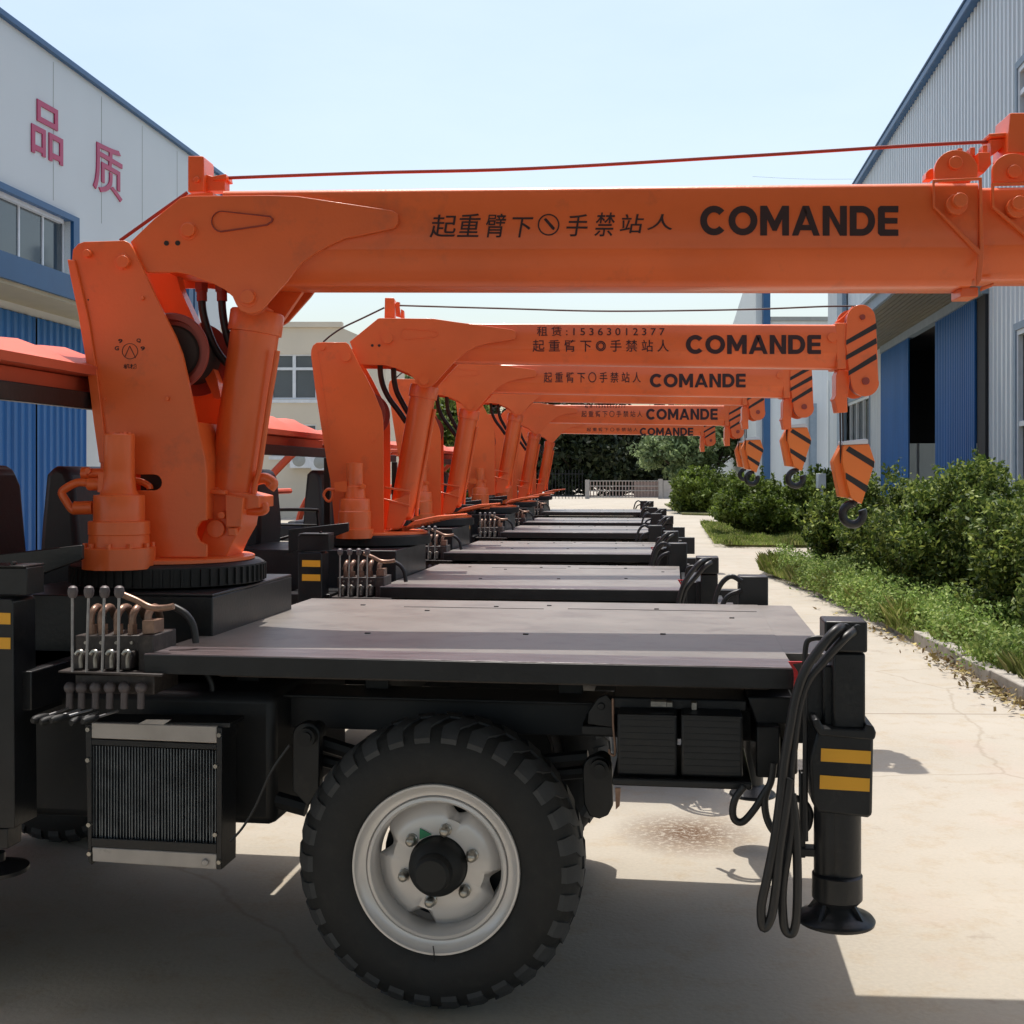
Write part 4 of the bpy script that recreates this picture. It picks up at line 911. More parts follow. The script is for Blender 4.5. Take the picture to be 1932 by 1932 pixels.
# ---------------- cab
def cab(fr, t, ur, zr, L=1.35, far_side=True):
    # roof: crowned fibreglass canopy
    n1, n2 = 14, 16; vs = []; fs = []
    for i in range(n1 + 1):
        for j in range(n2 + 1):
            a = i / n1; c = j / n2; u = ur - a * L; v = -.02 + c * 1.72
            edge = min(1, min(a, 1 - a) * 5) * min(1, min(c, 1 - c) * 4)
            h = .03 + .085 * math.sin(min(1, edge) * math.pi / 2) + .012 * math.cos(c * math.pi * 9) * min(1, edge * 1.2)
            vs.append(fr.w(u, v, zr + h))
    k = len(vs)
    for i in range(n1 + 1):
        for j in range(n2 + 1):
            vs.append(fr.w(ur - i / n1 * L, -.02 + j / n2 * 1.72, zr))
    m_ = n2 + 1
    for i in range(n1):
        for j in range(n2):
            a = i * m_ + j; fs += [(a, a + 1, a + m_ + 1, a + m_), (k + a, k + a + m_, k + a + m_ + 1, k + a + 1)]
    for i in range(n1):
        for j in (0, n2):
            a = i * m_ + j; fs.append((a, a + m_, k + a + m_, k + a))
    for j in range(n2):
        for i in (0, n1):
            a = i * m_ + j; fs.append((a, a + 1, k + a + 1, k + a))
    cb = MB().add(vs, fs).build('cab_roof', 'cabred', t)
    b = MB(); b.box(fr, ur - .16, ur - .08, .02, 1.66, zr - .055, zr - .004); b.build('roof_lining', 'cabred', cb)
    b = MB(); z_ = zr - .068
    b.box(fr, ur - .07, ur - .03, 0, 1.68, z_ - .05, z_ + .01)
    for v in ((.0, 1.66) if far_side else (1.66,)): b.box(fr, ur - .07, ur - .025, v, v + .045, 1.0, z_ - .051)
    b.tube([fr.w(ur - .05, 1.66, 1.25), fr.w(ur - .4, 1.5, 1.15), fr.w(ur - .75, 1.4, 1.12)], .012, 6, 0)
    b.build('roof_post', 'black', t, bevel=.004)
    b = MB()
    for v in ((.05, 1.6) if far_side else (.05,)): b.tube([fr.w(ur - .35, v, zr + .0), fr.w(ur - .5, v, zr - .09), fr.w(ur - .85, v, 1.35), fr.w(ur - .95, v, 1.0)], .03, 8)
    b.tube([fr.w(ur - .35, .05, zr - .02), fr.w(ur - .35, 1.6, zr - .02)], .03, 8, 0); b.tube([fr.w(ur - 1.0, .05, 1.45), fr.w(ur - 1.0, 1.6, 1.45)], .025, 8, 0)
    b.build('windscreen_frame', 'cabred', t)
    if not far_side:
        b = MB(); b.box(fr, ur - 1.9, ur - 1.1, .0, 1.67, .75, 1.28); b.build('cab_nose', 'cabred', t, bevel=.06)
    b = MB(); b.box(fr, ur - .9, ur + .05, .02, 1.66, .85, 1.0); b.build('cab_floor', 'black', t)
    for v in (.22, 1.0):
        b = MB(); u = ur - .42
        b.prism(fr, [[(u - .04, 1.10), (u + .13, 1.10), (u + .14, 1.3), (u + .115, 1.56), (u + .09, 1.62), (u + .04, 1.64), (u + .0, 1.60), (u - .02, 1.4)]], v, v + .42)
        s1 = b.build('seat', 'seat', t, bevel=.025)
        b = MB(); b.box(fr, u - .42, u - .02, v, v + .42, 1.08, 1.2); b.build('cushion', 'seat', s1, bevel=.03)
    b = MB(); u = ur - .1
    b.tube([fr.w(u - .32, 1.62, 1.05), fr.w(u - .32, 1.62, 1.33), fr.w(u - .3, 1.62, 1.36), fr.w(u - .02, 1.62, 1.36), fr.w(u, 1.62, 1.33), fr.w(u + .02, 1.62, 1.1)], .012, 8)
    b.tube([fr.w(u - .32, 1.62, 1.26), fr.w(u, 1.62, 1.26)], .008, 6, 0); b.tube([fr.w(u - .32, 1.62, 1.16), fr.w(u, 1.62, 1.16)], .008, 6, 0); b.build('hand_rail', 'black', t)
    b = MB(); b.box(fr, ur - .35, ur - .05, .75, 1.0, 1.0, 1.12); b.build('engine_cover', 'alu', t, bevel=.02)
cab(TF, T1, -.45, 1.95, far_side=False)

# ---------------- crane on the nearest truck
c0u, c0z = 0, 1.29
b = MB(); b.lathe(C1.w(0, 0, 1.205), (0, 0, 1), [(.325, 0), (.345, .004), (.345, .07), (.33, .08), (0.2, .08)], 72)
for i in range(64):
    a = 2 * math.pi * i / 64; c = C1.w(0, 0, 1.212); e1 = Vector((math.cos(a), math.sin(a), 0)); e2 = Vector((-e1.y, e1.x, 0)) * .006
    p = c + e1 * .34; q0 = c + e1 * .353; up = Vector((0, 0, .058))
    b.add([p - e2, p + e2, q0 + e2 * .6, q0 - e2 * .6, p - e2 + up, p + e2 + up, q0 + e2 * .6 + up, q0 - e2 * .6 + up], [(0, 1, 2, 3), (7, 6, 5, 4), (0, 1, 5, 4), (1, 2, 6, 5), (2, 3, 7, 6), (3, 0, 4, 7)])
b.build('slewing_gear', 'black_matt', T1)
ub, _z = TF.px(A((1165, 450))[0], .30)
b = MB(); b.box(TF, -.75, ub, .42, 1.25, DZ - .1, 1.19); b.box(TF, ub - .35, ub - .0, .4205, 1.2495, 1.1901, 1.2); b.build('crane_base', 'black', T1, bevel=.004)
b = MB(); b.box(TF, -.64, -.02, 1.252, 1.72, .80, 1.0); b.box(TF, -1.0, .0, .9, 1.4, .72, .79); b.build('outrigger_box', 'black', T1, bevel=.004)
b = MB(); b.lathe(C1.w(.0, 0, 1.284), (0, 0, 1), [(.30, 0), (.31, .004), (.31, .016), (.3, .02)], 64)
b.build('turntable', 'orange', T1)
# mast
mast_out = B((372, 300), (370, 240), (374, 195), (402, 165), (430, 155), (640, 148), (662, 160), (685, 195), (740, 310), (800, 440), (860, 560), (900, 640), (935, 730), (960, 840), (985, 960), (1010, 1080), (1035, 1190), (1052, 1270), (1060, 1340), (1060, 1585)) + \
    B((1030, 1592), (1008, 1625), (1006, 1660), (1025, 1695), (1060, 1712)) + B((1060, 1775), (505, 1775), (515, 1290), (512, 1140), (480, 850), (430, 560))
slot = B(*(arc(790, 1391, 41, 90, -90, 8) + [(690, 1432), (690, 1350)]))
va = -.215
b = MB(); b.pp(C1, mast_out, va, va + .018, [slot]); mast = b.build('mast', 'orange', T1, bevel=.002)
fo = [C1.px(p, va) for p in mast_out]
b = MB(); b.prism(C1, [fo], .195, .213); b.build('far_mast_plate', 'orange', mast, bevel=.002)
b = MB(); lf = B((345, 245), (383, 250), (455, 560), (500, 850), (535, 1140), (540, 1290), (510, 1290), (480, 1080), (440, 760), (400, 520), (360, 330))
b.pp(C1, lf, va - .012, va - .0005); m2 = b.build('mast_flange', 'orange', mast, bevel=.002)
b = MB()
L = [C1.px(p, va) for p in B((372, 300), (430, 560), (480, 850), (512, 1140), (515, 1290), (505, 1775))]
for i in range(len(L) - 1):
    (u0_, z0_), (u1_, z1_) = L[i], L[i + 1]
    b.prism(C1, [[(u0_ + .001, z0_), (u1_ + .001, z1_), (u1_ + .012, z1_), (u0_ + .012, z0_)]], va + .019, .194)
L = [C1.px(p, va) for p in B((900, 640), (960, 840), (1010, 1080), (1045, 1270), (1050, 1580))]
for i in range(2, len(L) - 1):  # right-edge plate added to shut light out of the mast cavity
    (u0_, z0_), (u1_, z1_) = L[i], L[i + 1]
    b.prism(C1, [[(u0_ - .014, z0_), (u1_ - .014, z1_), (u1_ - .002, z1_), (u0_ - .002, z0_)]], va + .019, .194)
b.build('mast_back_plate', 'orange', mast)
b = MB()
for p, r in (((628, 257), 11.5), ((443, 213), 7)): b.pin(C1, B(p)[0], r, va - .022, va)
b.pin(C1, B((628, 257))[0], 15, va - .006, va)
for p, r in (((726, 443), 4.5), ((855, 960), 4.5), ((532, 962), 2.2)): b.pin(C1, B(p)[0], r, va - .01, va, 8)
b.build('mast_pin', 'orange', mast, bevel=.002)
b = MB(); b.pin(C1, B((453, 453))[0], 1.5, va - .001, va + .001); 
# emblem
ec = B((667, 717))[0]; r_ = 15
ring = [[C1.px(p, va - .002) for p in arc(ec[0], ec[1], 15.0, 0, 350, 35)], [C1.px(p, va - .002) for p in arc(ec[0], ec[1], 14.0, 0, 350, 35)]]
b.prism(C1, ring, va - .0015, va - .0005)
for a_, c_ in (((640, 745), (664, 690)), ((664, 690), (694, 752))):
    p, q0 = B(a_)[0], B(c_)[0]; b.pp(C1, [p, (p[0] + 1.3, p[1]), (q0[0] + 1.3, q0[1]), q0], va - .0015, va - .0005)
for s_, p in (('G', (600, 702)), ('9', (618, 665)), ('Q', (712, 663)), ('9', (733, 703))):
    c = B(p)[0]; lettering(b, C1, s_, (c[0] - 4, c[1] - 4), (c[0] + 4, c[1] - 4), (c[0] - 4, c[1] + 4), va - .0015, .03)
lettering(b, C1, '机械', *B((634, 782), (702, 782), (634, 808)), va - .0015, .02)
b.build('emblem', 'ink', mast)
b = MB(); b.prism(C1, [[C1.px(p, va) for p in B((690, 1330), (860, 1330), (860, 1450), (690, 1450))]], va + .06, va + .07); b.build('inner_plate', 'black_matt', mast)  # black sheet added behind the slot to stand for the cavity's shade
# winch drum between the plates
b = MB(); wc = C1.px(B((880, 730))[0], -.1); wc = (wc[0] + .02, wc[1])
b.lathe(C1.w(wc[0], -.17, wc[1]), C1.w(0, 1, 0) - C1.w(0, 0, 0), [(.0, .05), (.04, .05), (.045, .03), (.112, .03), (.116, 0), (.135, 0), (.14, .004), (.14, .012), (.085, .05), (.085, .28), (.14, .284), (.14, .296), (0, .3)], 48); wd = b.build('winch_drum', 'drum', T1)
b = MB(); b.lathe(C1.w(wc[0], -.15, wc[1]), C1.w(0, 1, 0) - C1.w(0, 0, 0), [(.09, 0)] + [(.098 if i % 2 else .09, .0065 * i) for i in range(40)] + [(.09, .26)], 40); b.build('rope_winding', 'ropedark', wd)
# interior dark arm + hoses
b = MB(); b.pp(C1, B((760, 320), (905, 320), (925, 400), (1000, 560), (1060, 720), (1115, 860), (1135, 960), (1100, 960), (1000, 740), (880, 560)), .05, .12); b.build('inner_arm', 'orange', mast)
for pts in (((1035, 400), (1040, 500), (1058, 580), (1090, 670), (1130, 740), (1175, 790)), ((1138, 400), (1142, 500), (1155, 590), (1180, 680), (1210, 720))):
    b = MB(); b.tube([C1.P(p, .02) for p in B(*pts)], .0145, 12); hs = b.build('lift_hose', 'hose', T1)
    b = MB(); p0 = B(pts[0])[0]; b.cyl(C1.P((p0[0], p0[1] - 10), .02), C1.P((p0[0] + 1, p0[1] + 22), .02), .019, n=12); b.cyl(C1.P((p0[0], p0[1] - 12), .02), C1.P((p0[0], p0[1] + 4), .02), .026, n=6); b.build('hose_end', 'drum', hs)
# boom
def boom(fr, pa, pb, vw, name, t, sec=None, m='orange'):
    """pa/pb: (x, ytop, ybottom) in the picture at the two ends"""
    sec = sec or [(1, -.86), (.985, -.95), (.95, -1), (.36, -1), (.33, -.985), (.07, -.62), (.015, -.52), (0, -.42)]
    S_ = [(f, s_ * vw) for f, s_ in sec]; S_ = S_ + [(f, -v) for f, v in S_[::-1]]
    rings = []
    for x, yt, yb in (pa, pb):
        u, zt = fr.px((x, yt), -vw); _, zb = fr.px((x, yb), -vw * .5)
        rings.append([fr.w(u, v, zb + (zt - zb) * f) for f, v in S_])
    k = len(S_); vs = rings[0] + rings[1]
    return MB().add(vs, [(i, (i + 1) % k, k + (i + 1) % k, k + i) for i in range(k)] + [tuple(range(k)), tuple(range(2 * k - 1, k - 1, -1))]).build(name, m, t)
bo = boom(C1, (420, 357.5, 540), (1846, 342, 541), .17, 'boom', T1)
b = MB(); bold_caps(b, C1, 'COMANDE', (1321, 388), (1695, 388.5), (1321, 444), -.1725)
b.build('lettering', 'ink', bo)
b = MB(); v_ = -.1725
sl = ((('起'), 810, 405, 858, 448), ('重', 862, 403, 902, 447), ('臂', 913, 403, 950, 448), ('下', 961, 410, 1000, 448), ('手', 1066, 404, 1106, 446), ('禁', 1120, 401, 1156, 446), ('站', 1168, 404, 1210, 440), ('人', 1220, 404, 1268, 434))
for ch, x0, y0, x1, y1 in sl: lettering(b, C1, ch, (x0, y0), (x1, y0), (x0, y1), v_, .006, skew=.012)
rc = (1035, 424)
b.prism(C1, [[C1.px(p, v_) for p in arc(*rc, 20.5, 0, 350, 35)], [C1.px(p, v_) for p in arc(*rc, 18, 0, 350, 35)]], v_, v_ + .001)
b.pp(C1, [(1026, 414), (1030, 411), (1047, 430), (1045, 434), (1042, 433)], v_, v_ + .001)
b.build('slogan', 'ink', bo)
def scale_px(pts, k=1): return pts
plate = H((765, 1420), (905, 1285), (1060, 1160), (1100, 1150), (1570, 1146)) + D((560, 370), (740, 397), (750, 403), (751, 420), (744, 430), (700, 440), (650, 450)) + H((1932, 1440), (1860, 1480), (1780, 1535), (1720, 1600), (1680, 1655), (1600, 1745), (1540, 1812), (1505, 1835), (1460, 1842), (1410, 1825), (1385, 1785), (1365, 1740), (1320, 1700), (1250, 1665), (1180, 1640), (1110, 1612), (1040, 1600), (860, 1600), (838, 1570), (800, 1490))
va = -.19
b = MB(); b.pp(C1, plate, va, va + .016); kp = b.build('knuckle_plate', 'orange', T1, bevel=.002)
po = [C1.px(p, va) for p in plate]
b = MB(); b.prism(C1, [po], .174, .19); b.build('far_knuckle_plate', 'orange', kp, bevel=.002)
b = MB(); b.pp(C1, H((905, 1300), (1060, 1165), (1110, 1140), (1250, 1130), (1250, 1500), (1400, 1600), (1150, 1590), (900, 1560)), -.172, .172); b.build('knuckle_core', 'orange', kp)
k2 = H(*(arc(1305, 1302, 63, 90, 265, 10) + [(1570, 1325), (1600, 1305), (1607, 1285), (1590, 1268)])); k3 = H(*(arc(1303, 1300, 57, 90, 265, 10) + [(1565, 1318), (1592, 1302), (1597, 1287), (1585, 1275)]))
b = MB(); b.prism(C1, [[C1.px(p, va) for p in k2], [C1.px(p, va) for p in k3]], va - .007, va - .0002); b.build('shaded_weld_bead', 'drum', kp)  # dark red paints in the shade line around the bead
b = MB()
for p, r in (((1100, 1348), 13), ((1450, 1742), 13)): b.pin(C1, H(p)[0], r, va - .02, va - .0); b.pin(C1, H((p[0] + 6, p[1] + 8))[0], r + 4, va - .004, va)
b.build('pivot_pin', 'orange', kp, bevel=.002)
b = MB()
for p in ((976, 1427), (1042, 1426)): b.pin(C1, H(p)[0], 4.6, va - .003, va)
b.build('rubber_plug', 'stripeblack', kp)
b = MB(); b.pp(C1, H((1102, 914), (1190, 914), (1196, 930), (1198, 1122), (1102, 1127)), -.06, .06); pst = b.build('rope_post', 'orange', T1, bevel=.004)
b = MB(); b.pin(C1, H((1152, 1053))[0], 5.5, -.07, -.06, 12); b.pp(C1, H((1199, 1020), (1230, 1030), (1320, 1050), (1320, 1118), (1199, 1118)), -.03, .03); b.pp(C1, H((1240, 1036), (1325, 1020), (1330, 1052), (1250, 1058)), -.04, .04); b.build('rope_guide', 'orange', pst, bevel=.002)
b = MB(); b.tube([C1.P(p, 0) for p in H((1320, 1045)) + D((700, 326), (1000, 318), (1400, 295), (1700, 276), (1890, 266))], .0065, 8); b.build('hoist_rope', 'drum', T1)
b = MB(); b.tube([C1.P(H((1100, 1130))[0], -.10), C1.P(H((705, 1412))[0], -.10)], .0065, 8, 0); b.build('back_rope', 'drum', T1)
# lift cylinder
b = MB(); top = C1.P(B((1312, 600))[0], 0); bot = C1.P(B((1195, 1430))[0], 0); ax = (top - bot).normalized(); Lc = (top - bot).length
b.lathe(bot, ax, [(.06, -.03), (.088, -.01), (.0885, 0), (.0885, Lc - .02), (.098, Lc - .018), (.099, Lc + .055), (.094, Lc + .062), (.05, Lc + .064)], 48)
lc = b.build('lift_cylinder', 'orange', T1)
b = MB(); b.cyl(bot + ax * (Lc + .05), C1.P(B((1345, 480))[0], 0), .048); b.cyl(C1.P(B((1300, 455))[0], -.12), C1.P(B((1300, 455))[0], .12), .055); b.build('piston_rod', 'orange', lc)
b = MB(); b.pp(C1, B((1395, 530), (1420, 565), (1450, 560), (1570, 385), (1400, 385), (1330, 470)), .06, .09); b.build('far_lug', 'orange', lc)
b = MB(); b.pp(C1, B((1065, 1420), (1110, 1415), (1150, 1440), (1240, 1440), (1330, 1462), (1330, 1520), (1255, 1530), (1240, 1620), (1195, 1700), (1160, 1775), (1060, 1775), (1062, 1712), (1030, 1700), (1062, 1585)), -.1, .1)
b.pp(C1, B((1070, 1428), (1155, 1432), (1155, 1455), (1070, 1448)), -.14, -.1)
b.pp(C1, B((1155, 1450), (1250, 1470), (1235, 1620), (1160, 1622)), -.13, -.1)
b.pp(C1, B((1170, 1625), (1210, 1625), (1210, 1665), (1170, 1665)), -.13, -.1)
b.pin(C1, B((1133, 1560))[0], 7, -.14, -.1, 16); b.pin(C1, B((1105, 1630))[0], 17, -.12, -.1)
b.build('cylinder_foot', 'orange', lc, bevel=.003)
b = MB()
b.tube([C1.P(p, -.05) for p in B((1300, 1470), (1310, 1400), (1330, 1330), (1350, 1200), (1385, 960), (1415, 780), (1425, 715))], .010, 10)
b.tube([C1.P(p, -.05) for p in B((1260, 1535), (1330, 1540), (1360, 1530), (1350, 1500))], .017, 10); b.tube([C1.P(p, -.02) for p in B((1310, 1380), (1360, 1370), (1400, 1395), (1385, 1420))], .021, 10)
b.build('cylinder_pipe', 'orange', lc)
# swing motor
so = C1.P(B((612, 1800))[0], -.30); so.z = 1.275
mz = lambda y: C1.px(B((612, y))[0], -.30)[1] - 1.275
rp = lambda w: w * .3674 / F_PX * 4.15
b = MB(); b.lathe(so, (0, 0, 1), [(rp(185), 0), (rp(185), mz(1725)), (rp(178), mz(1722)), (rp(155), mz(1720)), (rp(152), mz(1660)), (rp(156), mz(1655)), (rp(156), mz(1592)), (rp(150), mz(1588)), (rp(130), mz(1586)), (rp(130), mz(1462)), (rp(127), mz(1456)), (rp(98), mz(1453)), (rp(86), mz(1425)), (rp(78), mz(1330)), (rp(79), mz(1326)), (rp(79), mz(1148)), (rp(74), mz(1142)), (0, mz(1141))], 48)
sm_ = b.build('swing_motor', 'orange', T1)
b = MB()
for k in range(10):
    a = R(18 + 36 * k); p = so + Vector((math.cos(a), math.sin(a), 0)) * rp(168); b.cyl(p + Vector((0, 0, mz(1725))), p + Vector((0, 0, mz(1700))), .009, n=6)
for k in range(5):
    a = R(30 + 72 * k); p = so + Vector((math.cos(a), math.sin(a), 0)) * rp(48); b.cyl(p + Vector((0, 0, mz(1142))), p + Vector((0, 0, mz(1132))), .009, n=6)
b.build('motor_bolt', 'orange', sm_)
b = MB(); vv = -.30
b.lathe(C1.P(B((478, 1400))[0], vv), C1.w(1, 0, 0) - C1.w(0, 0, 0), [(.018, -.02), (.022, -.015), (.022, .02), (.02, .03), (.02, .06)], 16)
b.pp(C1, B((505, 1345), (540, 1340), (540, 1445), (500, 1440)), vv - .03, vv + .05)
b.lathe(C1.P(B((450, 1345))[0], vv + .03), C1.w(1, 0, 0) - C1.w(0, 0, 0), [(.01, -.022), (.022, -.018), (.023, .005), (.018, .01), (.018, .07)], 16); b.pin(C1, B((450, 1332))[0], 5, vv - .0, vv + .03)
b.tube([C1.P(p, vv) for p in B((460, 1395), (400, 1392), (340, 1420), (318, 1445), (335, 1480), (370, 1530), (400, 1535), (480, 1520))], .0145, 12, 5)
b.cyl(C1.P(B((385, 1522))[0], vv), C1.P(B((480, 1520))[0], vv), .024, n=12)
b.build('motor_pipe', 'orange', sm_)
b = MB(); b.tube([C1.P(p, -.2) for p in B((680, 1380), (730, 1390), (765, 1410), (770, 1425))], .012, 8); b.build('motor_hose', 'orange', sm_)
# boom head sections at the right
b = MB(); va = -.185
b.pp(C1, G((1308, 745), (1645, 730), (1660, 1260), (1640, 1440), (1610, 1480), (1605, 1452), (1622, 1262), (1310, 935)), va, va + .012, [G((1322, 765), (1628, 748), (1630, 1225), (1325, 925))])
hd = b.build('boom_collar', 'orange', bo, bevel=.002)
b = MB(); b.pp(C1, G(*([(1612, 735), (1318, 745)] + arc(1470, 690, 150, 172, 8, 14, 148))), -.12, -.10); b.pp(C1, G(*([(1612, 735), (1318, 745)] + arc(1470, 690, 150, 172, 8, 14, 148))), .10, .12)
b.pp(C1, G((1258, 745), (1262, 700), (1285, 675), (1312, 668), (1312, 745)), -.07, -.02); b.pin(C1, G((1467, 630))[0], 13, -.135, -.12); b.pin(C1, G((1470, 690))[0], 34, -.02, .02)
for x, y in ((1495, 530), (1580, 525), (1665, 510)): b.pbox(C1, G((x - 15, y))[0], G((x + 18, y + 60))[0], -.05, .0)
b.pp(C1, G((1620, 560), (1700, 560), (1710, 640), (1660, 700), (1620, 690)), -.08, .0)
b.build('sheave_guard', 'orange', hd, bevel=.002)
b = MB(); b.pin(C1, G((1500, 885))[0], 14, va - .035, va); b.pin(C1, G((1475, 915))[0], 20, va - .012, va + .02); b.build('collar_pin', 'orange', hd, bevel=.002)
b = MB(); b.pbox(C1, G((1500, 1485))[0], G((1620, 1550))[0], -.06, .06); b.pp(C1, G((1640, 1480), (1730, 1450), (1725, 1475), (1640, 1510)), -.1, -.08); b.build('wear_pad', 'orange', hd, bevel=.004)
bi = boom(C1, (1847, 352, 528), (2350, 345, 527), .155, 'inner_boom', T1)
b = MB(); b.pp(C1, G((1712, 770), (2400, 755), (2400, 1500), (2060, 1240), (1715, 940)), -.176, -.165, [G((1728, 788), (2380, 772), (2380, 1440), (2070, 1210), (1730, 930))]); cl2 = b.build('boom_collar', 'orange', bi)
b = MB(); b.pp(C1, G(*([(2090, 760), (1718, 765)] + arc(1860, 690, 142, 172, 8, 14, 125))), -.12, -.10); b.pp(C1, G(*([(2090, 760), (1718, 765)] + arc(1860, 690, 142, 172, 8, 14, 125))), .10, .12)
b.pin(C1, G((1870, 690))[0], 13, -.135, -.12); b.pin(C1, G((1905, 905))[0], 14, -.2, -.17); b.pin(C1, G((1890, 935))[0], 20, -.185, -.16); b.build('sheave_guard', 'orange', cl2, bevel=.002)
b = MB(); b.pp(C1, G((1838, 288), (2300, 288), (2300, 565), (1815, 565)), -.08, .08); b.pp(C1, G((1692, 430), (1815, 422), (1830, 452), (1700, 458)), -.05, .05); b.pp(C1, G((1700, 470), (1812, 462), (1812, 510), (1712, 580)), -.03, .03); b.build('rope_anchor', 'orange', cl2, bevel=.004)

# ------------------------------------------------------------------ second truck, traced the same way
T2F = Fr(-.70, 6.45, 7.5)
C2 = Fr(-.86, 7.50, 0)
T2 = thing('crane_truck', T2F, 'second crane truck, its boom with a phone number ends in a large striped head', 'crane truck', GRP)
dr2 = 1.58; dz2 = -.058
deck(T2F, T2, dr2, 1.005)
ALL = list(bpy.data.objects)
def borrow(names, off):
    for o in [x for x in ALL if x.parent == T1 and any(x.name.split('.')[0] == k for k in names)]:
        c = copy_tree(o, T2); c.location = off
borrow(['valve_block', 'chassis_frame', 'gearbox', 'oil_cooler', 'sub_rail', 'engine_grille'], (0, 0, dz2))
borrow(['wheel', 'rear_axle', 'spring_bracket', 'leaf_spring'], (-.1, 0, 0))
borrow(['rear_jack', 'red_marker', 'rear_outrigger_beam', 'far_rear_jack', 'cross_member', 'battery_tray'], (dr2 - dr, 0, -.02))
borrow(['front_jack', 'outrigger_beam'], (.09, 0, dz2 + .02))
cab(T2F, T2, -.72, 1.83, .80)
b = MB(); b.box(T2F, -1.0, T2F.px(N_((1085, 600))[0], .40)[0], .42, 1.25, .9, 1.17); b.build('crane_base', 'black', T2, bevel=.004)
b = MB(); b.lathe(C2.w(0, 0, 1.175), (0, 0, 1), [(.34, 0), (.36, .004), (.36, .055), (.34, .065), (.2, .065)], 64); b.build('slewing_gear', 'black_matt', T2)
b = MB(); b.lathe(C2.w(0, 0, 1.232), (0, 0, 1), [(.33, 0), (.34, .004), (.34, .018), (.33, .022)], 64); b.pp(C2, Cq((700, 1720), (850, 1720), (960, 1640), (1120, 1605), (1325, 1590), (1325, 1600), (1130, 1640), (900, 1690)), -.1, .1); b.build('turntable', 'orange', T2)
mo = Cq((262, 500), (264, 465), (275, 435), (300, 415), (345, 411), (500, 412), (520, 425), (540, 460), (590, 560), (640, 650), (700, 770), (745, 880), (755, 930), (758, 1000), (760, 1715), (430, 1745), (395, 1360), (365, 1200), (330, 980), (290, 720))
va = -.21
b = MB(); b.pp(C2, mo, va, va + .018); mast2 = b.build('mast', 'orange', T2, bevel=.002)
b = MB(); b.prism(C2, [[C2.px(p, va) for p in mo]], .19, .208); b.build('far_mast_plate', 'orange', mast2)
b = MB(); b.pp(C2, Cq((300, 480), (310, 480), (335, 640), (370, 900), (400, 1150), (395, 1150), (360, 900), (325, 640)), va - .003, va); b.build('mast_flange', 'orange', mast2)
b = MB(); L = [C2.px(p, va) for p in mo[14:20] + mo[:1]]
for i in range(1, len(L) - 1):
    (u0_, z0_), (u1_, z1_) = L[i], L[i + 1]; b.prism(C2, [[(u0_ + .002, z0_), (u1_ + .002, z1_), (u1_ + .014, z1_), (u0_ + .014, z0_)]], va + .019, .189)
b.build('mast_back_plate', 'orange', mast2)
b = MB(); b.pin(C2, Cq((500, 510))[0], 9, va - .02, va); b.pin(C2, Cq((340, 448))[0], 5, va - .012, va); b.pin(C2, Cq((683, 1083))[0], 3.5, va - .01, va, 8); b.build('mast_pin', 'orange', mast2)
b = MB(); wc = C2.px(Cq((620, 900))[0], -.1); b.lathe(C2.w(wc[0], -.16, wc[1]), (0, 1, 0), [(0, 0), (.14, 0), (.14, .012), (.085, .016), (.085, .28), (.14, .284), (.14, .296), (0, .3)], 40); b.build('winch_drum', 'drum', T2)
for pts in (((735, 560), (740, 640), (760, 720), (800, 800), (860, 880), (915, 960)), ((828, 590), (832, 670), (850, 750), (890, 830), (930, 900))):
    b = MB(); b.tube([C2.P(p, .05) for p in Cq(*pts)], .017, 10); b.build('lift_hose', 'hose', T2)
HV = .12
bo2 = boom(C2, (800, 609, 683), (1597, 612, 696), HV, 'boom', T2)
pl2 = Cq((527, 408), (720, 250), (735, 246), (1100, 250), (1250, 272), (1640, 325), (1662, 338), (1665, 375), (1655, 392), (1480, 418), (1400, 440), (1330, 475), (1250, 540), (1180, 615), (1110, 695), (1080, 718), (1040, 724), (1005, 716), (980, 690), (968, 660), (930, 625), (840, 588), (770, 568), (592, 565), (575, 530))
vk = -.145
b = MB(); b.pp(C2, pl2, vk, vk + .016); kp2 = b.build('knuckle_plate', 'orange', T2, bevel=.002)
b = MB(); b.prism(C2, [[C2.px(p, vk) for p in pl2]], .13, .146); b.build('far_knuckle_plate', 'orange', kp2)
b = MB(); b.pp(C2, Cq((600, 350), (735, 256), (1000, 255), (1000, 500), (700, 545), (590, 545)), vk + .02, .125); b.build('knuckle_core', 'orange', kp2)
k2 = Cq(*(arc(915, 354, 38, 90, 265, 8) + [(1110, 378), (1135, 362), (1135, 345), (1115, 330)])); k3 = Cq(*(arc(914, 353, 33, 90, 265, 8) + [(1105, 373), (1129, 359), (1129, 348), (1110, 336)]))
b = MB(); b.prism(C2, [[C2.px(p, vk) for p in k2], [C2.px(p, vk) for p in k3]], vk - .004, vk); b.pin(C2, Cq((785, 385))[0], 10, vk - .02, vk); b.pin(C2, Cq((1035, 670))[0], 9, vk - .02, vk); b.build('pivot_pin', 'orange', kp2)
b = MB(); b.pin(C2, Cq((682, 434))[0], 2.7, vk - .003, vk, 8); b.pin(C2, Cq((729, 434))[0], 2.7, vk - .003, vk, 8); b.build('rubber_plug', 'stripeblack', kp2)
b = MB(); b.pp(C2, Cq((768, 107), (828, 107), (835, 116), (835, 246), (765, 246)), -.05, .05); pst = b.build('rope_post', 'orange', T2, bevel=.004)
b = MB(); b.pp(C2, Cq((838, 150), (850, 135), (870, 138), (868, 165), (876, 240), (845, 232)), -.02, .02); b.pp(C2, Cq((878, 185), (898, 195), (900, 244), (876, 242)), -.03, .03); b.build('rope_guide', 'orange', pst)
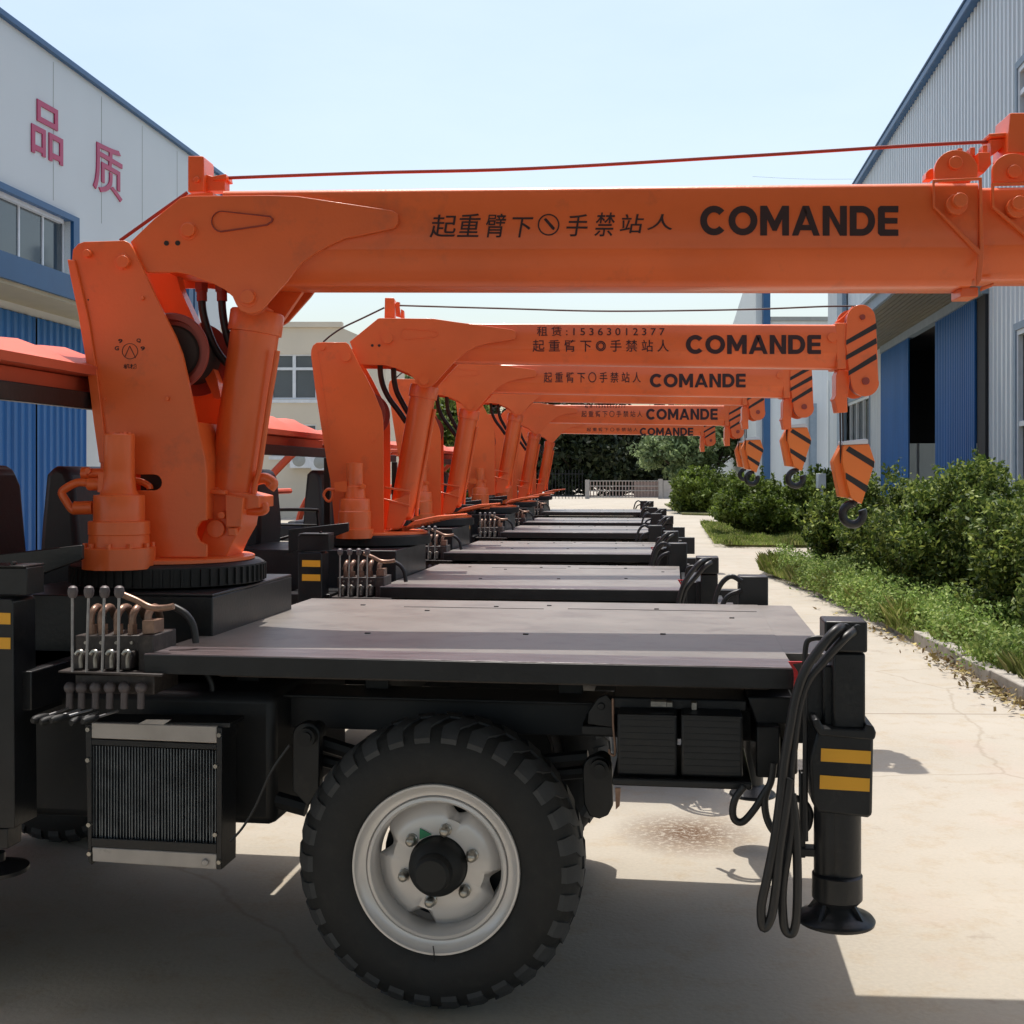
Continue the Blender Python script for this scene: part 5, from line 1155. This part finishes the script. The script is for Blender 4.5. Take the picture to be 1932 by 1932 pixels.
b = MB(); b.tube([C2.P(p, 0) for p in Cq((868, 160)) + D((950, 582), (1150, 587), (1400, 584)) + Fq((560, 328), (780, 325))], .0055, 6); b.tube([C2.P(p, 0) for p in Cq((765, 175), (620, 245), (480, 312), (395, 368), (345, 412))], .0055, 6); b.build('hoist_rope', 'ropedark', T2)
b = MB(); top = C2.P(Cq((1030, 775))[0], 0); bot = C2.P(Cq((905, 1490))[0], 0); ax = (top - bot).normalized(); Lc = (top - bot).length
b.lathe(bot, ax, [(.05, -.12), (.07, -.1), (.078, 0), (.078, Lc - .02), (.088, Lc - .018), (.089, Lc + .05), (.084, Lc + .058), (.04, Lc + .06)], 40)
lc2 = b.build('lift_cylinder', 'orange', T2)
b = MB(); b.cyl(bot + ax * (Lc + .05), C2.P(Cq((1045, 690))[0], 0), .042); b.build('piston_rod', 'orange', lc2)
b = MB(); b.pp(C2, Cq((765, 1400), (945, 1425), (945, 1440), (765, 1415)), -.1, -.08); b.pp(C2, Cq((760, 1480), (940, 1525), (938, 1540), (758, 1492)), -.1, -.08); b.pp(C2, Cq((775, 1690), (800, 1500), (940, 1450), (930, 1580), (870, 1690)), -.09, .09); b.tube([C2.P(p, -.02) for p in Cq((1110, 870), (1060, 1150), (1000, 1450), (985, 1600))], .012, 8); b.build('cylinder_foot', 'orange', lc2, bevel=.003)
so = C2.P(Cq((562, 1745))[0], -.32); so.z = 1.225; mz = lambda y: C2.px(Cq((562, y))[0], -.32)[1] - 1.225; rp = lambda w: w / 3.22 * .887 / F_PX * 7.1
b = MB(); b.lathe(so, (0, 0, 1), [(rp(130), 0), (rp(130), mz(1692)), (rp(112), mz(1688)), (rp(112), mz(1572)), (rp(105), mz(1565)), (rp(103), mz(1490)), (rp(98), mz(1484)), (rp(74), mz(1480)), (rp(66), mz(1400)), (rp(58), mz(1395)), (rp(57), mz(1240)), (0, mz(1236))], 36); sm2 = b.build('swing_motor', 'orange', T2)
b = MB(); b.tube([C2.P(p, -.32) for p in Cq((500, 1400), (430, 1420), (375, 1420), (350, 1455), (365, 1490), (390, 1500), (410, 1470), (408, 1420))], .008, 8); b.pin(C2, Cq((615, 1400))[0], 5, -.4, -.35, 10); b.pp(C2, Cq((420, 1370), (510, 1362), (510, 1440), (425, 1430)), -.36, -.3); b.build('motor_pipe', 'orange', sm2)
# lettering blocks per truck
def block_text(fr, root, s, x0, y0, x1, y1, v, name, bold, dy=0):
    b = MB(); (bold_caps(b, fr, s, (x0, y0), (x1, y0), (x0, y1), v) if s == 'COMANDE' else lettering(b, fr, s, (x0, y0), (x1, y0 + dy), (x0, y1), v, bold))
    return b.build(name, 'ink', root)
vt = -HV - .003
block_text(C2, bo2, 'COMANDE', 1294, 632, 1549, 668, vt, 'lettering', .04)
sl2 = [block_text(C2, bo2, '租 赁 : 1 5 3 6 3 0 1 2 3 7 7', 1013, 616, 1254, 634, vt, 'phone_number', .004), block_text(C2, bo2, '起 重 臂 下 ◎ 手 禁 站 人', 1005, 641, 1262, 664, vt, 'slogan', .005)]
# head: striped sheave plates
def head_and_hook(fr, root, vh=-.13, hz=0):
    b = MB(); ho = Fq(*(arc(818, 412, 97, 178, 2, 14) + [(925, 560), (935, 830)] + arc(845, 848, 95, 0, -170, 14) + [(735, 760), (712, 590)]))
    b.pp(fr, ho, vh, vh + .014); h = b.build('boom_head', 'orange', root, bevel=.002)
    b = MB(); b.prism(fr, [[fr.px(p, vh) for p in ho]], .11, .124); b.build('far_head_plate', 'orange', h)
    b = MB(); b.pin(fr, Fq((828, 400))[0], 5, vh - .01, vh); b.pin(fr, Fq((850, 838))[0], 7, vh - .01, vh); b.pin(fr, Fq((818, 420))[0], 24, -.05, .05); b.pin(fr, Fq((845, 845))[0], 24, -.05, .05); b.build('sheave', 'drum', h)
    b = MB()
    for y in (0, 103, 210):
        x0 = 712 if y < 200 else 728
        b.pp(fr, Fq((x0 + 2, 592 + y), (x0 + 2, 560 + y), (920, 440 + y), (925, 478 + y)), vh - .002, vh - .0003)
    b.build('warning_stripe', 'stripeblack', h)
    b = MB(); b.pp(fr, Fq((665, 755), (735, 770), (740, 840), (722, 960), (725, 1052), (655, 1055), (640, 975), (630, 965), (645, 935), (645, 800)), -.08, .02); b.pp(fr, Fq((640, 440), (715, 440), (715, 755), (655, 755)), -.121, .1); lug = b.build('head_lug', 'orange', h, bevel=.004)
    b = MB(); b.tube([fr.P(p, -.04) for p in Fq((640, 440), (700, 395), (760, 330))], .006, 6); b.pin(fr, Fq((622, 538))[0], 9, -.13, -.119); b.build('head_pin', 'orange', h)
    hb = MB(); v0 = -.06
    hb.pp(fr, Fq((695, 1278), (872, 1270), (912, 1392), (822, 1680), (750, 1642), (725, 1560), (688, 1392)), v0, v0 + .10)
    hb.pp(fr, Fq((685, 1270), (695, 1278), (688, 1392), (725, 1560), (750, 1642), (672, 1632), (625, 1392)), v0 + .05, v0 + .13)
    hk = hb.build('hook_block', 'orange_hook', root, bevel=.003)
    b = MB(); b.pp(fr, Fq((690, 1252), (850, 1233), (865, 1240), (866, 1268), (690, 1276)), v0 - .01, v0 + .1); b.build('block_cap', 'frame', hk, bevel=.003)
    b = MB(); b.pp(fr, Fq((712, 1315), (735, 1285), (908, 1390), (905, 1435)), v0 - .002, v0 - .0003); b.pp(fr, Fq((712, 1508), (710, 1465), (866, 1558), (852, 1603)), v0 - .002, v0 - .0003); b.build('warning_stripe', 'stripeblack', hk)
    b = MB(); pts = arc(760, 1750, 70, 95, 385, 20, 70); pts = Fq(*pts); b_pts = [fr.P(p, v0 + .05) for p in pts]; b.tube(b_pts, .026, 12, 2); b.cyl(fr.P(Fq((785, 1640))[0], v0 + .05), fr.P(Fq((760, 1690))[0], v0 + .05), .018, n=12); b.build('hook', 'black', hk)
    b = MB()
    for x in (672, 690): b.tube([fr.P(Fq((x, 1050))[0], -.03), fr.P(Fq((x + 6, 1400))[0], -.02)], .005, 6, 0)
    b.build('hook_rope', 'ropedark', hk)
    return h, hk
h2, hk2 = head_and_hook(C2, T2)
bpy.context.view_layer.update()

# ------------------------------------------------------------------ four more trucks down the row
ALL = list(bpy.data.objects)
CR = ('boom', 'knuckle_plate', 'rope_post', 'hoist_rope', 'piston_rod', 'lift_hose')
ROW = (
    ('third crane truck, seen just under the phone-number boom, with a striped head and hook', 2.80, .18, 0, .21, True),
    ('fourth crane truck, mostly hidden, lift cylinder a little taller than its neighbours', 6.10, .58, .125, .20, True),
    ('fifth crane truck, its small boom carries two rows of faded characters', 8.70, .84, 0, .24, True),
    ('farthest crane truck, its short boom ends above the pale tree', 12.9, 1.17, 0, 0, False))
specs = {2: (D((1226, 705), (1407, 731)), [('起 重 臂 下 〇 手 禁 站 人', (1026, 702, 1209, 722))]),
         4: (D((1219, 771), (1354, 792)), [('租 赁 : 1 5 3 6 3 0 1 2 3 7 7', (1103, 763, 1180, 770)), ('起 重 臂 下 〇 手 禁 站 人', (1097, 775, 1212, 787))]),
         5: (D((1207, 807), (1308, 822)), [('起 重 臂 下 〇 手 禁 站 人', (1107, 807, 1203, 814))])}
for i, (lab, dy, dx, dz, hz, hook) in enumerate(ROW):
    t = copy_tree(T2, None, skip=('phone_number', 'slogan', 'lettering') + (() if hook else ('hook_block',)))
    t.location = (T2.location.x + dx, T2.location.y + dy, 0); t['label'] = lab
    kids = [o for o in COL.objects if o.parent == t]
    for o in kids:
        if o.name.startswith('hook_block'): o.location.z = hz
        if i == 2 and o.name.startswith('hook_block'): o.location = (.15, .02, hz)
        if i == 0 and any(o.name.startswith(k) for k in ('boom', 'hook_block')): o.location = (.119, .0157, o.location.z)
        if dz and any(o.name.startswith(k) for k in ('boom', 'knuckle_plate', 'rope_post', 'hoist_rope', 'lift_cylinder', 'mast', 'lift_hose')): o.location.z = dz
    bpy.context.view_layer.update()
    INV[t.name] = t.matrix_world.inverted()
    fr = Fr(C2.ox + dx, C2.oy + dy, 0); bo = [o for o in kids if o.name.split('.')[0] == 'boom'][0]
    if i + 2 in specs:
        (tl, br), sl = specs[i + 2]
        z_off = bo.location.z
        block_text(fr, bo, 'COMANDE', tl[0], tl[1], br[0], br[1], vt, 'lettering', .04)
        for s_, (x0, y0, x1, y1) in sl: block_text(fr, bo, s_, x0, y0, x1, y1, vt, 'slogan', .005)
        for o in COL.objects:
            if o.parent == bo and o.name.startswith(('lettering', 'slogan')): o.location = -bo.location
